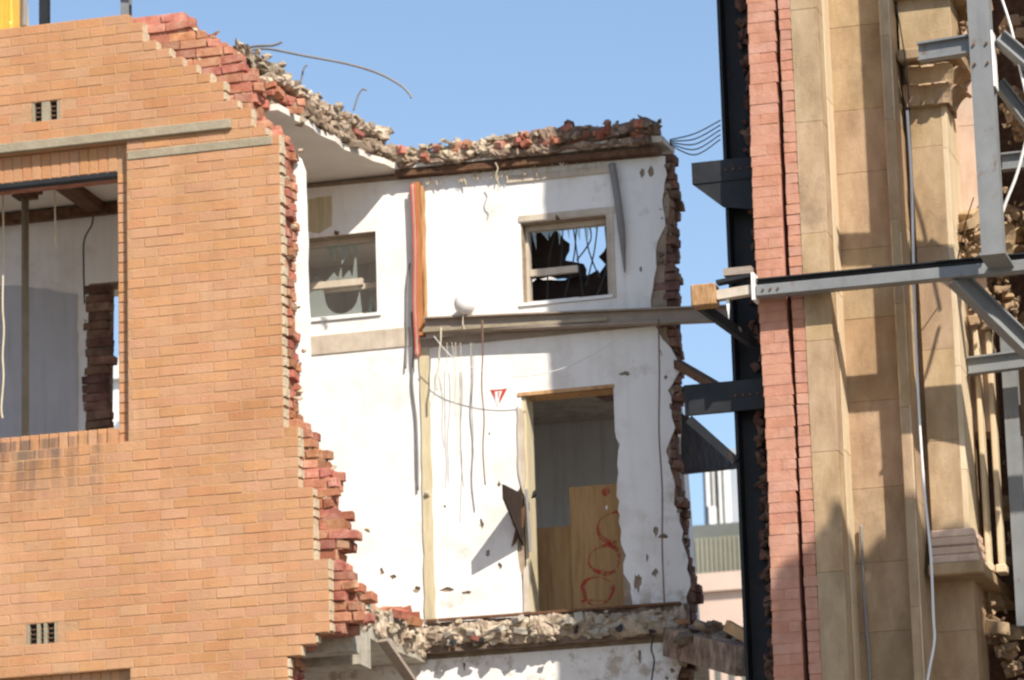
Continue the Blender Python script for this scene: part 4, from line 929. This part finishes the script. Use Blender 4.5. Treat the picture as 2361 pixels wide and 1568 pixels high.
z_ = az(2180,115,YPo+0.1)
sb = tag(MB().ibeam((ax(2118,115,YPo+0.1),YPo+0.10,z_),(xp-0.09,YPo+0.07,z_+0.01),0.10,0.15,0.016).build('stub_beam','steel'),'short grey steel stub beam butting the post in front of the carved capital','beam')
def brace(x0,y0_,Y0,x1,y1_,Y1,wd,label):
    a = at(x0,y0_,Y0); b = at(x1,y1_,Y1)
    return tag(MB().ibeam(a,b,wd,wd*0.9,0.012).build('steel_brace','steel'),label,'brace')
brace(2302,85,YPo+0.1,2440,205,YPo+0.3,0.12,'upper grey steel brace sloping down from the post cleat')
brace(2302,190,YPo+0.35,2440,372,YPo+0.5,0.10,'second grey steel brace sloping down behind the post')
brace(2205,640,YF+0.1,2450,880,YF+0.5,0.15,'heavy grey steel brace sloping down from the underside of the shoring beam')
tag(MB().ibeam((ax(2330,870,YB+1.2),YB+1.2,7.0),(ax(2330,870,YB+1.2),YB+1.2,9.5),0.12,0.12,0.012,(0,1,0)).build('back_post','steel'),'grey steel upright standing in the dark bay under the cross beam','post')
tag(MB().ibeam((ax(2232,845,YB+0.9),YB+0.9,az(2232,845,YB+0.9)),(ax(2470,825,YB+0.9),YB+0.9,az(2470,815,YB+0.9)),0.1,0.14,0.014).build('cross_beam','steel'),'grey steel cross beam in the dark bay behind the brace','beam')
tag(MB().ibeam((ax(2310,375,YB+0.9),YB+0.9,az(2310,375,YB+0.9)),(ax(2470,358,YB+0.9),YB+0.9,az(2470,358,YB+0.9)),0.1,0.14,0.014).build('cross_beam','steel'),'grey steel cross beam behind the upright post','beam')
cable('tension_rod',[at(2300,0-30,YPo+0.2),at(2330,60,YPo+0.2),at(2350,150,YPo+0.2),at(2375,260,YPo+0.2)],0.012,'cable_white','thin pale rod running down right of the post','rod')
cable('tension_rod',[at(2372,300,YPo+0.2),at(2345,400,YPo+0.2),at(2318,470,YPo+0.2),at(2304,515,YPo+0.2)],0.014,'cable_white','thick pale rod slanting towards the foot of the post','rod')
cable('down_cable',[at(x,y,YB+0.25) for x,y in ((2092,255),(2102,420),(2106,600),(2112,800),(2122,1000),(2133,1150),(2146,1280),(2152,1420),(2154,1480),(2140,1560),(2134,1620))],0.012,'cable_white','long white cable running down the facade beside the second pier')
cable('down_cable',[at(x,y,YB+0.26) for x,y in ((2066,10),(2080,90),(2092,180),(2098,300),(2108,560),(2110,660))],0.006,'cable_black','thin black cable draped down the second pier')
cable('ground_rod',[at(x,y,P1-0.05) for x,y in ((1985,1210),(1988,1280),(1994,1400),(2002,1500),(2008,1600))],0.014,'cable_grey','grey conduit running down the corner of the recessed panel')
cable('wire_tie',[at(2245,455,YPo+0.5),at(2225,520,YPo+0.6),at(2203,620,YB+0.4)],0.005,'cable_black','fine wire slanting between the post and the third pier')

# ------------------------------------------------------------------ broken pieces between wall and column
rg = random.Random(99)
c = at(1650,1505,32.6)
sb2 = empty('broken_slab_piece', (c.x, 32.6, c.z), 'dark lump of broken slab hanging between the white wall and the column', 'rubble')
m = MB(); m.bar(at(1575,1480,YW-0.05)[:], at(1745,1525,31.7)[:], 0.35, 0.24); m.build('core', 'rubble_brown', sb2)
m = MB(); rubble_line(m, [at(1590,1480,33.2)[:], at(1640,1465,32.8)[:], at(1745,1520,32.0)[:]], 70, 0.05, 0.11, (0.08,0.08,0.06), rg); tag(m.build('debris', 'rubble_brown', sb2), kind='stuff')
pk = tag(MB().bar(at(1676,1442,31.9)[:], at(1738,1478,31.75)[:], 0.05, 0.09).build('timber_plank', 'timber'), 'short fresh orange-brown plank lodged beside the column', 'plank')
ang = tag(MB().bar(at(1560,838,YW+0.05)[:], at(1700,920,31.8)[:], 0.07, 0.07).build('roof_timber','timber_dark'),'dark timber sloping from the torn wall to the column','timber')
sh = empty('slate_panel', at(1620,1050,34.4), 'fragment of grey-blue slate roofing hanging behind the torn wall end', 'roofing')
pp0 = [at(x,y,34.4) for x,y in ((1570,950),(1700,1060),(1700,1078),(1570,1092))]
MB().prism([(p.x,p.z) for p in pp0], 34.4, 34.46).build('backing', 'slate', sh)
for r_ in range(6):
    for i in range(9):
        p = at(1572+i*14+(7 if r_ % 2 else 0), 1086-r_*20-i*0.9, 34.39)
        if p.z+0.06 > az(1572+i*14, 968+i*12, 34.39): continue
        MB().box(p.x, p.x+0.05, 34.375-0.004*r_, 34.381-0.004*r_, p.z, p.z+0.10).build('slate', 'slate', sh)
# ------------------------------------------------------------------ distant buildings
def far_b(name, x0, x1, ytop, Y, depth, m_, label, floors, cols, winm, wh=0.6):
    a = at(x0, ytop, Y); b = at(x1, ytop, Y)
    e = empty(name, ((a.x+b.x)/2, Y, 0), label, 'building')
    MB().box(a.x, b.x, Y, Y+depth, 0, a.z).build('wall', m_, e)
    MB().box(a.x-0.2, b.x+0.2, Y-0.15, Y+depth, a.z+0.002, a.z+0.4).build('parapet', m_, e)
    n = 0; fh = 3.2
    for f in range(floors):
        zt_ = a.z-0.8-f*fh
        for c_ in range(cols):
            wv = (b.x-a.x)/cols; xx = a.x+c_*wv
            if zt_-1.9 < 1: continue
            wn = MB().box(xx+wv*(0.5-wh/2), xx+wv*(0.5+wh/2), Y-0.06, Y-0.003, zt_-1.9, zt_).build('window', winm, e)
            MB().box(xx+wv*(0.5-wh/2)-0.1, xx+wv*(0.5+wh/2)+0.1, Y-0.16, Y-0.003, zt_-2.05, zt_-1.91).build('sill', m_, wn)
    return e
t = empty('white_tower', (0,140,0), 'distant white tower with tall vertical fins', 'building')
a = at(1618,1040,140); b = at(1700,1040,140)
t.location = ((a.x+b.x)/2,140,0)
MB().box(a.x,b.x,140,152,0,a.z).build('wall','far_grey',t)
for (x0,x1,y0_,y1_,m_) in ((1630,1643,1036,1172,'far_white'),(1645,1652,1036,1172,'far_white'),(1664,1670,1036,1300,'far_white'),(1673,1682,1036,1300,'far_white'),(1640,1660,1173,1300,'far_white')):
    p = at(x0,y0_,139.4); q = at(x1,y1_,139.4); MB().box(p.x,q.x,139.0,139.98,q.z,p.z).build('fin',m_,t)
ob = far_b('office_block', 1560, 1730, 1250, 110, 14, 'far_glass', 'distant olive office block with a louvred grid front', 0, 1, 'far_glass')
a = at(1560,1250,110); b = at(1730,1250,110)
for i in range(17): MB().box(a.x+(b.x-a.x)*i/16-0.05, a.x+(b.x-a.x)*i/16+0.05, 109.7, 109.9, a.z-12, a.z-0.002).build('mullion', 'far_olive', ob)
for i in range(24): MB().box(a.x-0.05, b.x+0.05, 109.905, 109.995, a.z-0.34-i*0.33, a.z-0.10-i*0.33).build('louvre', 'far_olive', ob)
far_b('pink_building', 1480, 1760, 1378, 85, 12, 'far_pink', 'low pinkish building in front of the office block', 5, 9, 'far_glass', 0.3)
far_b('white_building', 150, 330, 888, 70, 10, 'far_white', 'sunlit white building seen through the breach behind the street window', 3, 5, 'far_grey', 0.3)

# ------------------------------------------------------------------ over the wall top
YE = YB+9
ex = empty('excavator_boom', at(20,30,YE), 'yellow excavator boom rising behind the top of the brick wall', 'excavator')
pts = [at(-115,130,YE), at(26,90,YE), at(28,50,YE), at(23,-120,YE), at(-80,-200,YE), at(-125,-60,YE)]
o = MB().prism([(p.x,p.z) for p in pts], YE, YE+0.5).build('boom','yellow',ex); bevelled(o.data,0.02)
MB().bar(at(6,110,YE-0.05)[:], at(14,-120,YE-0.05)[:], 0.03, 0.10).build('boom_rib','yellow',ex)
MB().tube([at(56,60,YE+0.2)[:], at(60,-100,YE+0.2)[:]], 0.03, 10).build('hydraulic_hose','cable_grey',ex)
MB().bar(at(-10,110,YE+0.3)[:], (at(-10,110,YE).x-1.5,YE+0.3,1.2), 0.5, 0.6).build('boom_lower','yellow',ex)
MB().box(at(-10,110,YE).x-3.6,at(-10,110,YE).x-0.8,YE-0.8,YE+1.6,0.9,3.2).build('body','yellow',ex)
for s_ in (-0.8,1.0):
    MB().box(at(-10,110,YE).x-4.2,at(-10,110,YE).x-0.4,YE+s_,YE+s_+0.6,0.0,0.9).build('track','cable_black',ex)
for x, m_, lab in ((103,'steel_dark','dark steel post standing behind the brick wall beside the excavator boom'),(291,'steel','blue-grey steel post standing behind the brick wall under the hanging hose')):
    p = at(x,30,YB+0.75); tag(MB().ibeam((p.x,YB+0.75,11.99),(p.x,YB+0.75,15.5),0.075,0.08,0.01,(0,1,0)).build('steel_post',m_),lab,'post')
cable('sagging_hose',[at(100,-170,YB+0.7),at(190,-36,YB+0.7),at(320,-10,YB+0.7),at(440,-36,YB+0.7),at(560,-170,YB+0.7)],0.03,'cable_black','thick black hose sagging between posts over the wall top','hose')
cable('bent_rebar',[at(x,y,32.3) for x,y in ((560,122),(610,112),(700,128),(800,147),(870,168),(920,194),(944,216),(948,226))],0.011,'cable_grey','long bent reinforcing bar curving over the broken slab edge','rebar',None)
cable('bent_rebar',[at(x,y,32.1) for x,y in ((545,128),(580,108),(630,104),(650,96))],0.012,'cable_grey','short bent reinforcing bar end sticking up from the wall top','rebar',None)
cable('bent_rebar',[at(x,y,32.4) for x,y in ((690,205),(700,160),(708,150))],0.009,'cable_grey','small upright reinforcing bar stub on the slab edge','rebar',None)
cable('bent_rebar',[at(x,y,32.8) for x,y in ((815,255),(826,220),(836,206),(845,208))],0.009,'cable_grey','hooked reinforcing bar stub further down the slab edge','rebar',None)

# ------------------------------------------------------------------ street tree whose shade falls on the foot of the facade
mat('leaf', [(0.045,0.085,0.025), (0.07,0.12,0.035), (0.10,0.15,0.05)], 4, 0.6, 0, rnd='island', amt=0.3)
mat('bark', [(0.10,0.075,0.055), (0.17,0.13,0.10)], 8, 0.95, 0.8, 20, stretch=(3,3,0.6))
tr = empty('street_tree', (-0.9, 26.2, 0), 'leafy street tree standing before the sandstone facade', 'tree')
rg = random.Random(5); tm = MB()
tm.tube(curve([(-0.9,26.2,0),(-0.85,26.25,3),(-0.95,26.2,6.5),(-0.95,26.3,10.5)],6), [0.22-0.007*i for i in range(19)], 10)
tips = []
for i in range(16):
    a = rg.uniform(0,6.28); z = rg.uniform(7.5,10.5); b = Vector((-0.95+math.cos(a)*rg.uniform(.7,1.5), 26.25+math.sin(a)*rg.uniform(.7,1.5), z+rg.uniform(.6,1.9)))
    tm.tube(curve([(-0.93,26.24,z),((b.x-0.93)/2,(b.y+26.24)/2,z+0.3),b],4), 0.035, 6); tips.append(b)
tm.build('trunk', 'bark', tr)
lf = MB()
for i in range(15000):
    while True:
        v = Vector((rg.uniform(-1,1), rg.uniform(-1,1), rg.uniform(-1,1)))
        if v.length < 1 and noise.noise(v*2.4) > -0.42: break
    c = Vector((-1.0+v.x*1.75, 26.25+v.y*1.75, 11.35+v.z*2.1)); d = Vector((rg.gauss(0,1),rg.gauss(0,1),rg.gauss(0,1))).normalized(); e_ = d.orthogonal().normalized(); L_ = rg.uniform(.09,.16)
    lf.add([c-d*L_, c+e_*L_*0.45, c+d*L_, c-e_*L_*0.45], [(0,1,2,3)])
lf.build('crown', 'leaf', tr)
